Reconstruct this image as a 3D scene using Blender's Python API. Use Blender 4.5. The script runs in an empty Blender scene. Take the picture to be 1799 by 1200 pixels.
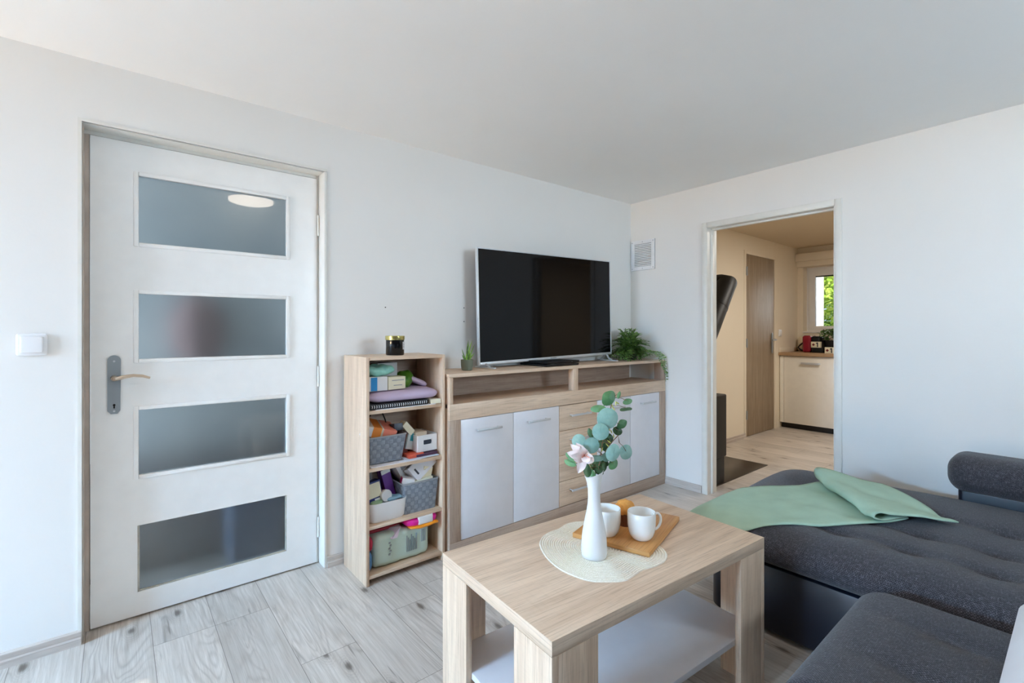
import bpy, bmesh, math, random
from mathutils import Vector, Matrix, Euler
random.seed(7)
C = bpy.context.scene.collection
PI = math.pi
# ------------------------------------------------------------------ camera model (also used to read positions off the photograph)
F, CU, VH, H = 840.0, 899.5, 581.0, 1.2
A = math.atan(1018.5 / F)
FW = (math.cos(A), math.sin(A)); RT = (math.sin(A), -math.cos(A))
def ray(u, v):
    a = (u - CU) / F; b = -(v - VH) / F
    return (FW[0] + a * RT[0], FW[1] + a * RT[1], b)
def aty(u, v, y):
    r = ray(u, v); t = y / r[1]; return Vector((r[0] * t, y, H + r[2] * t))
def atx(u, v, x):
    r = ray(u, v); t = x / r[0]; return Vector((x, r[1] * t, H + r[2] * t))
def atz(u, v, z):
    r = ray(u, v); t = (z - H) / r[2]; return Vector((r[0] * t, r[1] * t, z))
def atd(u, v, d):
    r = ray(u, v); return Vector((r[0] * d, r[1] * d, H + r[2] * d))

# ------------------------------------------------------------------ materials
def s2l(c):
    c = c / 255.0
    return c / 12.92 if c <= 0.04045 else ((c + 0.055) / 1.055) ** 2.4
def col(r, g, b): return (s2l(r), s2l(g), s2l(b), 1.0)
class NT:
    def __init__(s, name):
        s.m = bpy.data.materials.new(name); s.m.use_nodes = True
        s.t = s.m.node_tree; s.b = s.t.nodes['Principled BSDF']
    def n(s, typ, **kw):
        x = s.t.nodes.new(typ)
        for k, v in kw.items(): setattr(x, k, v)
        return x
    def l(s, a, b): s.t.links.new(a, b)
    def val(s, sock, v):
        if hasattr(v, 'is_linked') or hasattr(v, 'links'): s.l(v, sock)
        else: sock.default_value = v
    def math(s, op, a, b=0.0, c=0.0, clamp=False):
        x = s.n('ShaderNodeMath', operation=op, use_clamp=clamp)
        s.val(x.inputs[0], a); s.val(x.inputs[1], b); s.val(x.inputs[2], c)
        return x.outputs[0]
    def comb(s, x, y, z=0.0):
        c = s.n('ShaderNodeCombineXYZ'); s.val(c.inputs[0], x); s.val(c.inputs[1], y); s.val(c.inputs[2], z); return c.outputs[0]
    def noise(s, vec, scale, detail=2.0, rough=0.5, dist=0.0, out='Fac'):
        x = s.n('ShaderNodeTexNoise'); s.l(vec, x.inputs['Vector']); x.inputs['Scale'].default_value = scale
        x.inputs['Detail'].default_value = detail; x.inputs['Roughness'].default_value = rough; x.inputs['Distortion'].default_value = dist
        return x.outputs[out]
    def mapv(s, vec, scale=(1, 1, 1), loc=(0, 0, 0)):
        x = s.n('ShaderNodeMapping'); s.l(vec, x.inputs[0]); x.inputs['Scale'].default_value = scale; x.inputs['Location'].default_value = loc
        return x.outputs[0]
    def ramp(s, fac, stops, interp='LINEAR'):
        x = s.n('ShaderNodeValToRGB'); x.color_ramp.interpolation = interp
        e = x.color_ramp.elements
        while len(e) < len(stops): e.new(0.5)
        for i, (p, c) in enumerate(stops):
            e[i].position = p; e[i].color = c if len(c) == 4 else (*c, 1)
        s.l(fac, x.inputs[0]); return x.outputs[0]
    def mix(s, fac, a, b, blend='MIX'):
        x = s.n('ShaderNodeMix', data_type='RGBA', blend_type=blend)
        s.val(x.inputs[0], fac); s.val(x.inputs[6], a); s.val(x.inputs[7], b); return x.outputs[2]
    def bump(s, h, strength=0.3, dist=0.002):
        x = s.n('ShaderNodeBump'); s.l(h, x.inputs['Height']); x.inputs['Strength'].default_value = strength; x.inputs['Distance'].default_value = dist
        s.l(x.outputs[0], s.b.inputs['Normal']); return x
    def set(s, **kw):
        for k, v in kw.items(): s.val(s.b.inputs[k.replace('_', ' ')], v)
        return s.m
_pl = {}
def plain(name, rgb, rough=0.5, metal=0.0, var=0.0, spec=0.5, coat=0.0, bump=0.0, bscale=60):
    if name in _pl: return _pl[name]
    t = NT(name)
    t.set(Roughness=rough, Metallic=metal)
    t.b.inputs['Specular IOR Level'].default_value = spec
    t.b.inputs['Coat Weight'].default_value = coat
    c = col(*rgb)
    obj = t.n('ShaderNodeTexCoord').outputs['Object']
    f = t.noise(obj, 14.0, 3.0)
    k = max(var, 0.02)
    dark = tuple(x * (1 - k) for x in c[:3]) + (1,)
    lite = tuple(min(1, x * (1 + k)) for x in c[:3]) + (1,)
    t.l(t.ramp(f, [(0.3, dark), (0.7, lite)]), t.b.inputs['Base Color'])
    if bump: t.bump(t.noise(obj, bscale, 3.0), bump, 0.002)
    _pl[name] = t.m
    return t.m

def wood(name, light, dark, fine=(150, 110, 80), rough=0.5, cross=0.15, coat=0.0):
    t = NT(name)
    uv = t.n('ShaderNodeTexCoord').outputs['UV']
    a = t.noise(t.mapv(uv, (1.6, 26, 1)), 1.0, 4.0, 0.55, 0.6)
    b = t.noise(t.mapv(uv, (7.0, 190, 1)), 1.0, 3.0, 0.6)
    c = t.noise(t.mapv(uv, (0.9, 5, 1)), 1.0, 2.0, 0.5, 1.0)
    d = t.noise(t.mapv(uv, (130, 14, 1)), 1.0, 2.0, 0.5)
    base = t.ramp(a, [(0.3, col(*dark)), (0.62, col(*light))])
    base = t.mix(t.math('MULTIPLY', t.math('SUBTRACT', c, 0.4), 0.9, clamp=True), base, col(*dark))
    st = t.ramp(b, [(0.34, (1, 1, 1)), (0.5, (0, 0, 0))])
    base = t.mix(t.math('MULTIPLY', st, 0.42), base, col(*fine))
    cr = t.ramp(d, [(0.3, (1, 1, 1)), (0.5, (0, 0, 0))])
    base = t.mix(t.math('MULTIPLY', cr, cross), base, col(*fine))
    t.l(base, t.b.inputs['Base Color'])
    t.set(Roughness=rough); t.b.inputs['Coat Weight'].default_value = coat
    t.bump(b, 0.12, 0.001)
    return t.m

def floor_mat():
    t = NT('laminate_planks')
    pos = t.n('ShaderNodeNewGeometry').outputs['Position']
    sp = t.n('ShaderNodeSeparateXYZ'); t.l(pos, sp.inputs[0])
    X, Y = sp.outputs[0], sp.outputs[1]
    W, L = 0.2015, 1.29
    fx = t.math('DIVIDE', t.math('ADD', X, 0.097), W)
    idx = t.math('FLOOR', fx); fr = t.math('SUBTRACT', fx, idx)
    k = t.math('DIVIDE', t.math('ADD', t.math('WRAP', idx, 16.0, 0.0), 0.5), 16.0)
    joints = [0.35, 0.98, 2.27, 1.806, 1.466, 1.904, 0.72, 1.25, 0.2, 0.9, 0.55, 1.1, 0.05, 0.66, 1.0, 1.6]
    rp = t.ramp(k, [(i / 16.0, ((j % L) / L,) * 3) for i, j in enumerate(joints)], 'CONSTANT')
    off = t.math('MULTIPLY', rp, L)
    fy = t.math('DIVIDE', t.math('SUBTRACT', Y, off), L)
    jdx = t.math('FLOOR', fy); fry = t.math('SUBTRACT', fy, jdx)
    wn = t.n('ShaderNodeTexWhiteNoise', noise_dimensions='2D'); t.l(t.comb(idx, jdx), wn.inputs[0])
    rnd = wn.outputs['Value']
    # grain space: shifted per plank
    gx = t.math('ADD', X, t.math('MULTIPLY', rnd, 37.0)); gy = t.math('ADD', Y, t.math('MULTIPLY', rnd, 91.0))
    g = t.comb(gx, gy, t.math('MULTIPLY', rnd, 5.0))
    cath = t.noise(t.mapv(g, (5.0, 0.75, 1)), 1.0, 2.0, 0.5, 0.5)
    rings = t.math('POWER', t.math('MULTIPLY', t.math('ADD', t.math('SINE', t.math('MULTIPLY', cath, 150.0)), 1.0), 0.5), 3.0)
    rmask = t.ramp(t.noise(t.mapv(g, (4.0, 1.1, 1), (3, 7, 0)), 1.0, 2.0), [(0.42, (0, 0, 0)), (0.62, (1, 1, 1))])
    streak = t.noise(t.mapv(g, (85, 3.0, 1)), 1.0, 4.0, 0.65)
    fine = t.noise(t.mapv(g, (420, 9.0, 1)), 1.0, 3.0, 0.6)
    cloud = t.noise(t.mapv(g, (6, 1.6, 1)), 1.0, 3.0, 0.55, 0.8)
    blot = t.noise(t.mapv(g, (17, 2.2, 1)), 1.0, 4.0, 0.6, 0.8)
    base = t.ramp(streak, [(0.3, col(192, 181, 170)), (0.7, col(224, 216, 208))])
    base = t.mix(t.math('MULTIPLY', t.ramp(cloud, [(0.38, (0, 0, 0)), (0.75, (1, 1, 1))]), 0.55), base, col(176, 168, 160))
    base = t.mix(t.math('MULTIPLY', t.ramp(fine, [(0.36, (1, 1, 1)), (0.52, (0, 0, 0))]), 0.24), base, col(150, 138, 126))
    base = t.mix(t.math('MULTIPLY', t.math('MULTIPLY', rings, rmask), 0.34), base, col(132, 118, 106))
    base = t.mix(t.math('MULTIPLY', t.ramp(blot, [(0.61, (0, 0, 0)), (0.76, (1, 1, 1))]), 0.62), base, col(116, 104, 94))
    vo = t.n('ShaderNodeTexVoronoi', feature='F1', voronoi_dimensions='2D'); t.l(t.mapv(g, (5.5, 2.3, 1)), vo.inputs['Vector']); vo.inputs['Scale'].default_value = 1.0
    dn = t.math('ADD', vo.outputs['Distance'], t.math('MULTIPLY', t.math('SUBTRACT', streak, 0.5), 0.10))
    cs = t.n('ShaderNodeSeparateXYZ'); t.l(vo.outputs['Color'], cs.inputs[0])
    has = t.math('GREATER_THAN', cs.outputs[0], 0.40)
    halo = t.math('MULTIPLY', t.ramp(dn, [(0.05, (1, 1, 1)), (0.26, (0, 0, 0))]), has)
    kring = t.math('MULTIPLY', t.math('ADD', t.math('SINE', t.math('MULTIPLY', dn, 170.0)), 1.0), 0.5)
    base = t.mix(t.math('MULTIPLY', halo, t.math('ADD', 0.18, t.math('MULTIPLY', kring, 0.22))), base, col(130, 116, 104))
    kn = t.math('MULTIPLY', t.ramp(dn, [(0.03, (1, 1, 1)), (0.085, (0, 0, 0))]), has)
    base = t.mix(t.math('MULTIPLY', kn, 0.8), base, col(84, 72, 62))
    ck = t.noise(t.mapv(g, (55, 2.6, 1), (11, 4, 0)), 1.0, 2.0, 0.5, 0.4)
    ckl = t.math('MULTIPLY', t.ramp(ck, [(0.70, (0, 0, 0)), (0.76, (1, 1, 1))]), t.math('GREATER_THAN', cloud, 0.5))
    base = t.mix(t.math('MULTIPLY', ckl, 0.6), base, col(104, 92, 82))
    tone = t.math('ADD', 0.90, t.math('MULTIPLY', rnd, 0.16))
    tc = t.n('ShaderNodeCombineXYZ'); 
    for i in range(3): t.l(tone, tc.inputs[i])
    base = t.mix(1.0, base, tc.outputs[0], 'MULTIPLY')
    ex = t.math('MULTIPLY', t.math('MINIMUM', fr, t.math('SUBTRACT', 1.0, fr)), W)
    ey = t.math('MULTIPLY', t.math('MINIMUM', fry, t.math('SUBTRACT', 1.0, fry)), L)
    e = t.math('MINIMUM', ex, ey)
    seam = t.math('LESS_THAN', e, 0.0012)
    base = t.mix(t.math('MULTIPLY', seam, 0.65), base, col(90, 78, 66))
    t.l(base, t.b.inputs['Base Color'])
    t.set(Roughness=t.math('ADD', 0.36, t.math('MULTIPLY', streak, 0.15)))
    t.bump(t.math('SUBTRACT', streak, t.math('MULTIPLY', seam, 3.0)), 0.06, 0.002)
    return t.m

def fabric_mat():
    t = NT('charcoal_weave')
    uv = t.n('ShaderNodeTexCoord').outputs['UV']
    sp = t.n('ShaderNodeSeparateXYZ'); t.l(t.mapv(uv, (1, 1, 1)), sp.inputs[0])
    w = t.noise(uv, 60.0, 2.0)
    P_ = 2 * PI / 0.0068
    u = t.math('ADD', sp.outputs[0], t.math('MULTIPLY', w, 0.003)); v = t.math('ADD', sp.outputs[1], t.math('MULTIPLY', w, 0.003))
    a = t.math('SINE', t.math('MULTIPLY', u, P_)); b = t.math('SINE', t.math('MULTIPLY', v, P_))
    weave = t.math('MULTIPLY', t.math('ADD', t.math('MULTIPLY', a, b), 1.0), 0.5)
    n1 = t.noise(t.mapv(uv, (300, 60, 1)), 1.0, 3.0, 0.6)
    n2 = t.noise(t.mapv(uv, (60, 300, 1)), 1.0, 3.0, 0.6)
    n = t.math('MAXIMUM', n1, n2)
    fac = t.math('ADD', t.math('MULTIPLY', weave, 0.40), t.math('MULTIPLY', t.math('SUBTRACT', n, 0.40), 1.55), clamp=True)
    base = t.ramp(fac, [(0.10, col(20, 19, 25)), (0.45, col(54, 52, 59)), (0.75, col(98, 95, 103)), (0.97, col(164, 161, 168))])
    t.l(base, t.b.inputs['Base Color'])
    t.set(Roughness=0.85)
    t.b.inputs['Sheen Weight'].default_value = 0.15
    t.bump(weave, 0.6, 0.0015)
    return t.m

def basket_mat(name, a, b, cell=0.021):
    t = NT(name)
    uv = t.n('ShaderNodeTexCoord').outputs['UV']
    sp = t.n('ShaderNodeSeparateXYZ'); t.l(uv, sp.inputs[0])
    su = t.math('SINE', t.math('MULTIPLY', sp.outputs[0], PI / cell)); sv = t.math('SINE', t.math('MULTIPLY', sp.outputs[1], PI / cell))
    pr = t.math('MULTIPLY', su, sv)
    over = t.math('GREATER_THAN', pr, 0.0)
    hgt = t.math('ABSOLUTE', pr)
    n1 = t.noise(t.mapv(uv, (40, 500, 1)), 1.0, 2.0); n2 = t.noise(t.mapv(uv, (500, 40, 1)), 1.0, 2.0)
    nn = t.math('ADD', t.math('MULTIPLY', over, n1), t.math('MULTIPLY', t.math('SUBTRACT', 1.0, over), n2))
    f = t.math('ADD', t.math('MULTIPLY', nn, 0.8), t.math('MULTIPLY', over, 0.18))
    base = t.ramp(f, [(0.25, col(*a)), (0.75, col(*b))])
    edge = t.ramp(hgt, [(0.0, (1, 1, 1)), (0.07, (0, 0, 0))])
    base = t.mix(t.math('MULTIPLY', edge, 0.4), base, col(84, 90, 98))
    t.l(base, t.b.inputs['Base Color']); t.set(Roughness=0.75)
    t.bump(t.math('POWER', hgt, 0.4), 0.45, 0.003)
    return t.m

def plaster(name, rgb, var=0.03):
    t = NT(name)
    pos = t.n('ShaderNodeNewGeometry').outputs['Position']
    a = t.noise(pos, 1.1, 4.0, 0.6); b = t.noise(pos, 90.0, 3.0, 0.6)
    c = col(*rgb)
    t.l(t.ramp(a, [(0.3, tuple(x * (1 - var) for x in c[:3])), (0.7, c)]), t.b.inputs['Base Color'])
    t.set(Roughness=0.9); t.b.inputs['Specular IOR Level'].default_value = 0.25
    t.bump(t.math('ADD', b, t.math('MULTIPLY', t.noise(pos, 9.0, 2.0), 3.0)), 0.08, 0.004)
    return t.m

def leafmat(name, c1, c2, rough=0.5, scale=8.0, trans=0.0):
    t = NT(name)
    o = t.n('ShaderNodeTexCoord').outputs['Object']
    f = t.noise(o, scale, 3.0, 0.6)
    g = t.n('ShaderNodeNewGeometry')
    f2 = t.math('ADD', t.math('MULTIPLY', f, 0.6), t.math('MULTIPLY', g.outputs['Random Per Island'], 0.4))
    t.l(t.ramp(f2, [(0.25, col(*c1)), (0.7, col(*c2))]), t.b.inputs['Base Color'])
    t.set(Roughness=rough)
    if trans:
        t.b.inputs['Subsurface Weight'].default_value = 0.0
    return t.m

M = {}
M['wall'] = plaster('white_wall_paint', (234, 232, 229))
M['rear'] = plaster('dark_bounce_absorber', (70, 64, 60))  # rear wall made dark so that it returns little light
M['ceil'] = plaster('white_ceiling_paint', (244, 243, 241))
M['kwall'] = plaster('cream_kitchen_paint', (236, 226, 208))
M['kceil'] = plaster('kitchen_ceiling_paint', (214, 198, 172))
M['door'] = plain('white_gloss_paint', (240, 239, 237), 0.35, var=0.02)
M['frame'] = plain('white_frame_enamel', (226, 224, 218), 0.4, var=0.03)
M['trim'] = wood('pale_oak_skirting', (208, 198, 190), (184, 172, 163), (158, 145, 135), 0.5, 0.0)
M['floor'] = floor_mat()
M['oak'] = wood('sonoma_oak', (226, 201, 176), (201, 172, 146), (158, 131, 111), cross=0.07)
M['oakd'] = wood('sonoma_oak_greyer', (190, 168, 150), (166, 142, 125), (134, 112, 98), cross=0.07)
M['white'] = plain('white_melamine', (226, 226, 232), 0.28)
M['steel'] = plain('brushed_steel', (205, 207, 210), 0.4, 0.45)
M['greymetal'] = plain('grey_metal_plate', (150, 156, 160), 0.45, 0.3)
M['brass'] = plain('champagne_metal', (206, 186, 164), 0.3, 0.85)
M['silver'] = plain('silver_plastic', (208, 211, 214), 0.35, 0.35)
M['black'] = plain('black_plastic', (13, 13, 15), 0.45, spec=.35)
M['blackgloss'] = plain('black_gloss', (10, 10, 12), 0.12)
M['screen'] = plain('tv_glass', (7, 7, 9), 0.06, spec=.22)
M['fabric'] = fabric_mat()
M['leather'] = plain('dark_leather', (18, 22, 36), 0.36, bump=0.12, bscale=400)
M['black_leather'] = M['leather']
M['ceramic'] = plain('white_ceramic', (240, 239, 236), 0.25, coat=0.3)
M['vase'] = plain('matt_white_ceramic', (230, 230, 230), 0.45)
M['bamboo'] = wood('bamboo_tray', (206, 150, 88), (184, 124, 64), (150, 96, 46), 0.4, 0.05)
M['dw'] = plain('dark_hole', (16, 15, 14), 0.8)
M['plastic'] = plain('white_plastic', (234, 234, 236), 0.35)
M['paper'] = plain('white_paper', (226, 226, 232), 0.8)
M['card'] = plain('white_card', (224, 224, 226), 0.6)

# frosted pane: rough transmission under a clear polished face
t = NT('frosted_glass')
t.set(Roughness=0.32); t.b.inputs['Transmission Weight'].default_value = 1.0
t.b.inputs['Base Color'].default_value = col(214, 226, 232)
t.b.inputs['IOR'].default_value = 1.35
t.b.inputs['Coat Weight'].default_value = 1.0; t.b.inputs['Coat Roughness'].default_value = 0.01
o_ = t.n('ShaderNodeTexCoord').outputs['Object']; t.l(t.ramp(t.noise(o_, 3.0, 2.0), [(0.3, col(200, 214, 222)), (0.7, col(218, 230, 234))]), t.b.inputs['Base Color'])
M['frost'] = t.m
t = NT('window_glass')
t.set(Roughness=0.0); t.b.inputs['Transmission Weight'].default_value = 1.0; t.b.inputs['IOR'].default_value = 1.02
M['glass'] = t.m
t = NT('lamp_diffuser')
t.b.inputs['Emission Color'].default_value = (1.0, 0.86, 0.72, 1); t.b.inputs['Emission Strength'].default_value = 13.0
t.b.inputs['Base Color'].default_value = (0.9, 0.9, 0.88, 1)
M['lamp'] = t.m

# ------------------------------------------------------------------ mesh building
class MB:
    def __init__(s): s.v = []; s.f = []; s.mi = []
    def add(s, vs, fs, mi=0):
        o = len(s.v); s.v += [Vector(p) for p in vs]
        for f in fs: s.f.append(tuple(i + o for i in f)); s.mi.append(mi)
        return s
    def box(s, x0, x1, y0, y1, z0, z1, bev=0.0, mi=0, m=None, seg=2):
        bm = bmesh.new(); bmesh.ops.create_cube(bm, size=1.0)
        for v in bm.verts:
            v.co = Vector(((x0 + x1) / 2 + v.co.x * (x1 - x0), (y0 + y1) / 2 + v.co.y * (y1 - y0), (z0 + z1) / 2 + v.co.z * (z1 - z0)))
        if bev > 0:
            bmesh.ops.bevel(bm, geom=list(bm.edges), offset=bev, segments=seg, affect='EDGES', profile=0.5)
        bm.verts.index_update()
        vs = [v.co.copy() for v in bm.verts]
        if m is not None: vs = [m @ v for v in vs]
        s.add(vs, [[v.index for v in f.verts] for f in bm.faces], mi); bm.free(); return s
    def cyl(s, p0, p1, r0, r1=None, n=20, mi=0, caps=True):
        r1 = r0 if r1 is None else r1
        p0, p1 = Vector(p0), Vector(p1); d = (p1 - p0).normalized()
        a = d.orthogonal().normalized(); b = d.cross(a)
        vs = []
        for p, r in ((p0, r0), (p1, r1)):
            for i in range(n):
                t = 2 * PI * i / n; vs.append(p + a * r * math.cos(t) + b * r * math.sin(t))
        fs = [(i, (i + 1) % n, n + (i + 1) % n, n + i) for i in range(n)]
        if caps: fs += [tuple(range(n - 1, -1, -1)), tuple(range(n, 2 * n))]
        s.add(vs, fs, mi); return s
    def lathe(s, prof, c=(0, 0, 0), n=32, mi=0, cap0=True, cap1=True, shear=None, m=None):
        vs = []; c = Vector(c)
        for r, z in prof:
            for i in range(n):
                t = 2 * PI * i / n; p = Vector((r * math.cos(t), r * math.sin(t), z))
                if shear: p = shear(p)
                if m is not None: p = m @ p
                vs.append(c + p)
        fs = []
        for k in range(len(prof) - 1):
            for i in range(n):
                j = (i + 1) % n; fs.append((k * n + i, k * n + j, (k + 1) * n + j, (k + 1) * n + i))
        if cap0: fs.append(tuple(range(n - 1, -1, -1)))
        if cap1: fs.append(tuple((len(prof) - 1) * n + i for i in range(n)))
        s.add(vs, fs, mi); return s
    def tube(s, pts, rad, n=10, mi=0, caps=True):
        pts = [Vector(p) for p in pts]; k = len(pts)
        rr = rad if isinstance(rad, (list, tuple)) else [rad] * k
        vs = []; ref = None
        for i, p in enumerate(pts):
            d = (pts[min(i + 1, k - 1)] - pts[max(i - 1, 0)]).normalized()
            if ref is None: ref = d.orthogonal().normalized()
            a = (ref - d * ref.dot(d)).normalized(); ref = a; b = d.cross(a)
            for q in range(n):
                t = 2 * PI * q / n; vs.append(p + (a * math.cos(t) + b * math.sin(t)) * rr[i])
        fs = []
        for i in range(k - 1):
            for q in range(n):
                w = (q + 1) % n; fs.append((i * n + q, i * n + w, (i + 1) * n + w, (i + 1) * n + q))
        if caps: fs += [tuple(range(n - 1, -1, -1)), tuple((k - 1) * n + q for q in range(n))]
        s.add(vs, fs, mi); return s
    def prism(s, poly, z0, z1, mi=0, m=None):
        n = len(poly); vs = [Vector((p[0], p[1], z0)) for p in poly] + [Vector((p[0], p[1], z1)) for p in poly]
        if m is not None: vs = [m @ v for v in vs]
        fs = [tuple(range(n - 1, -1, -1)), tuple(range(n, 2 * n))] + [(i, (i + 1) % n, n + (i + 1) % n, n + i) for i in range(n)]
        s.add(vs, fs, mi); return s
    def grid(s, rows, mi=0, closed=False):
        nr, nc = len(rows), len(rows[0]); vs = [p for r in rows for p in r]
        fs = []
        for i in range(nr - 1):
            for j in range(nc - (0 if closed else 1)):
                k = (j + 1) % nc; fs.append((i * nc + j, i * nc + k, (i + 1) * nc + k, (i + 1) * nc + j))
        s.add(vs, fs, mi); return s
    def rbox(s, c, d, r, step=0.04, k=4, m=None, fn=None, mi=0):
        c = Vector(c); h = [x / 2 for x in d]; r = [min(a, b * 0.999) for a, b in zip(r if isinstance(r, (list, tuple)) else [r] * 3, h)]
        ax = []
        for i in range(3):
            a = []
            for q in range(k): a.append(-h[i] + r[i] * (1 - math.tan((1 - q / k) * PI / 4)))
            inner = 2 * (h[i] - r[i]); ns = max(1, int(math.ceil(inner / step)))
            a += [-h[i] + r[i] + inner * q / ns for q in range(ns + 1)]
            a += [-x for x in reversed(a[:k])]
            ax.append(a)
        key = {}; vs = []; fs = []
        def vid(p):
            kk = tuple(round(x, 6) for x in p)
            if kk in key: return key[kk]
            cl = [max(-(h[i] - r[i]), min(h[i] - r[i], p[i])) for i in range(3)]
            df = Vector([(p[i] - cl[i]) / r[i] for i in range(3)])
            if df.length > 1e-9: df.normalize()
            q = Vector([cl[i] + df[i] * r[i] for i in range(3)]) + c
            if fn: q = fn(q)
            if m is not None: q = m @ q
            key[kk] = len(vs); vs.append(q); return key[kk]
        for a in range(3):
            b, g = (a + 1) % 3, (a + 2) % 3
            for sg in (-1, 1):
                for i in range(len(ax[b]) - 1):
                    for j in range(len(ax[g]) - 1):
                        q = []
                        for di, dj in ((0, 0), (1, 0), (1, 1), (0, 1)):
                            p = [0, 0, 0]; p[a] = sg * h[a]; p[b] = ax[b][i + di]; p[g] = ax[g][j + dj]; q.append(vid(p))
                        fs.append(tuple(q if sg > 0 else reversed(q)))
        s.add(vs, fs, mi); return s

def mk(name, mb, mats, grain='x', smooth=40, recenter=False, uvoff=True):
    me = bpy.data.meshes.new(name)
    loc = Vector((0, 0, 0))
    if recenter:
        lo = [min(v[i] for v in mb.v) for i in range(3)]; hi = [max(v[i] for v in mb.v) for i in range(3)]
        loc = Vector(((lo[0] + hi[0]) / 2, (lo[1] + hi[1]) / 2, lo[2]))
    me.from_pydata([v - loc for v in mb.v], [], mb.f)
    bm = bmesh.new(); bm.from_mesh(me); bmesh.ops.recalc_face_normals(bm, faces=bm.faces); bm.to_mesh(me); bm.free()
    mats = mats if isinstance(mats, (list, tuple)) else [mats]
    for m in mats: me.materials.append(m)
    for p, i in zip(me.polygons, mb.mi): p.material_index = i
    g = 'xyz'.index(grain); ox, oy = (random.uniform(0, 20), random.uniform(0, 20)) if uvoff else (0, 0)
    uv = me.uv_layers.new(name='UVMap')
    for p in me.polygons:
        n = [abs(x) for x in p.normal]; a = n.index(max(n)); rest = [i for i in range(3) if i != a]
        if g in rest: iu, iv = g, [i for i in rest if i != g][0]
        else: iu, iv = rest
        for li in p.loop_indices:
            co = me.vertices[me.loops[li].vertex_index].co; uv.data[li].uv = (co[iu] + ox, co[iv] + oy)
    if smooth:
        for p in me.polygons: p.use_smooth = True
        me.set_sharp_from_angle(angle=math.radians(smooth))
    o = bpy.data.objects.new(name, me); o.location = loc; C.objects.link(o)
    return o
def E(name, label=None, cat=None, loc=(0, 0, 0), rz=0.0, group=None, kind=None, rot=None):
    o = bpy.data.objects.new(name, None); o.empty_display_size = 0.05; C.objects.link(o)
    o.location = loc; o.rotation_euler = rot if rot else (0, 0, rz)
    if label: o['label'] = label
    if cat: o['category'] = cat
    if group: o['group'] = group
    if kind: o['kind'] = kind
    return o
def P(name, mb, mats, parent, grain='x', smooth=40, label=None):
    o = mk(name, mb, mats, grain, smooth); o.parent = parent
    if label: o['label'] = label
    return o
def T(name, mb, mats, label, cat, group=None, grain='x', smooth=40, kind=None):
    o = mk(name, mb, mats, grain, smooth, True); o['label'] = label; o['category'] = cat
    if group: o['group'] = group
    if kind: o['kind'] = kind
    return o
def S(name, mb, mats, parent=None, label=None, grain='x', smooth=40, cat=None):
    o = mk(name, mb, mats, grain, smooth)
    if parent: o.parent = parent
    else:
        o['kind'] = 'structure'
        if label: o['label'] = label
        o['category'] = cat or name.split('_')[0]
    return o
def rotm(c, z=0, x=0, y=0):
    c = Vector(c); return Matrix.Translation(c) @ Euler((x, y, z)).to_matrix().to_4x4() @ Matrix.Translation(-c)

# ------------------------------------------------------------------ room shell
WY, WX = 2.467, 3.33          # inner faces of the two visible walls
XL, YB = -4.2, -1.34          # window side and rear wall
KX, KY0 = 6.93, -0.6          # kitchen far wall and side
def cz(x, y): return 2.262 + 0.0045 * (x - 3.3) - 0.0088 * (y - WY)
S('floor', MB().box(XL - .15, KX + .6, YB - .15, 4.3, -.12, 0), M['floor'], label='pale grey oak laminate plank floor', smooth=0)
mb = MB(); c4 = [(XL - .02, YB - .02), (WX + .02, YB - .02), (WX + .02, WY + .02), (XL - .02, WY + .02)]
mb.add([(x, y, cz(x, y)) for x, y in c4] + [(x, y, 2.5) for x, y in c4], [(3, 2, 1, 0), (4, 5, 6, 7), (0, 1, 5, 4), (1, 2, 6, 5), (2, 3, 7, 6), (3, 0, 4, 7)])
S('ceiling', mb, M['ceil'], label='plain white living room ceiling', smooth=0)
DX0, DX1, DZ = -0.106, 0.815, 2.004
mb = MB()
mb.box(XL - .12, DX0, WY, WY + .13, 0, 2.5).box(DX0, DX1, WY, WY + .13, DZ, 2.5).box(DX1, WX + .02, WY, WY + .13, 0, 2.5)
wl = S('wall_left', mb, M['wall'], label='long white wall holding the panelled door', smooth=0)
hm = MB()
for u, v in ((677, 540), (815, 541), (815, 565)):
    p = aty(u, v, WY); hm.cyl((p.x, WY - .0008, p.z), (p.x, WY + .002, p.z), .0035, n=10)
S('screw_hole', hm, M['dw'], parent=wl)
OY0, OY1, OZ = .983, 1.79, 1.953
mb = MB()
mb.box(WX, WX + .11, YB, OY0, 0, 2.5).box(WX, WX + .11, OY0, OY1, OZ, 2.5).box(WX, WX + .11, OY1, WY + .13, 0, 2.5)
S('wall_right', mb, M['wall'], label='white wall with the open doorway to the kitchen', smooth=0)
RX0, RX1, RZ0, RZ1 = 1.70, 2.65, 1.20, 2.12
mb = MB()
mb.box(XL - .12, RX0, YB - .12, YB, 0, 2.5).box(RX1, WX + .11, YB - .12, YB, 0, 2.5).box(RX0, RX1, YB - .12, YB, 0, RZ0).box(RX0, RX1, YB - .12, YB, RZ1, 2.5)
S('wall_rear', mb, M['rear'], label='unseen rear wall darkened to absorb light, with the added window', smooth=0)
w3 = E('fill_window', 'added window in the unseen rear wall, letting in fill light', 'window', (RX0, YB, RZ0), kind='structure')  # window made up to bring fill light to the television wall
mb = MB(); a_, b_ = RX1 - RX0, RZ1 - RZ0
mb.box(0, .06, -.09, -.03, 0, b_).box(a_ - .06, a_, -.09, -.03, 0, b_).box(.06, a_ - .06, -.09, -.03, 0, .06).box(.06, a_ - .06, -.09, -.03, b_ - .06, b_).box(a_ / 2 - .04, a_ / 2 + .04, -.09, -.03, .06, b_ - .06)
P('window_frame', mb, M['plastic'], w3)
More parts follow.
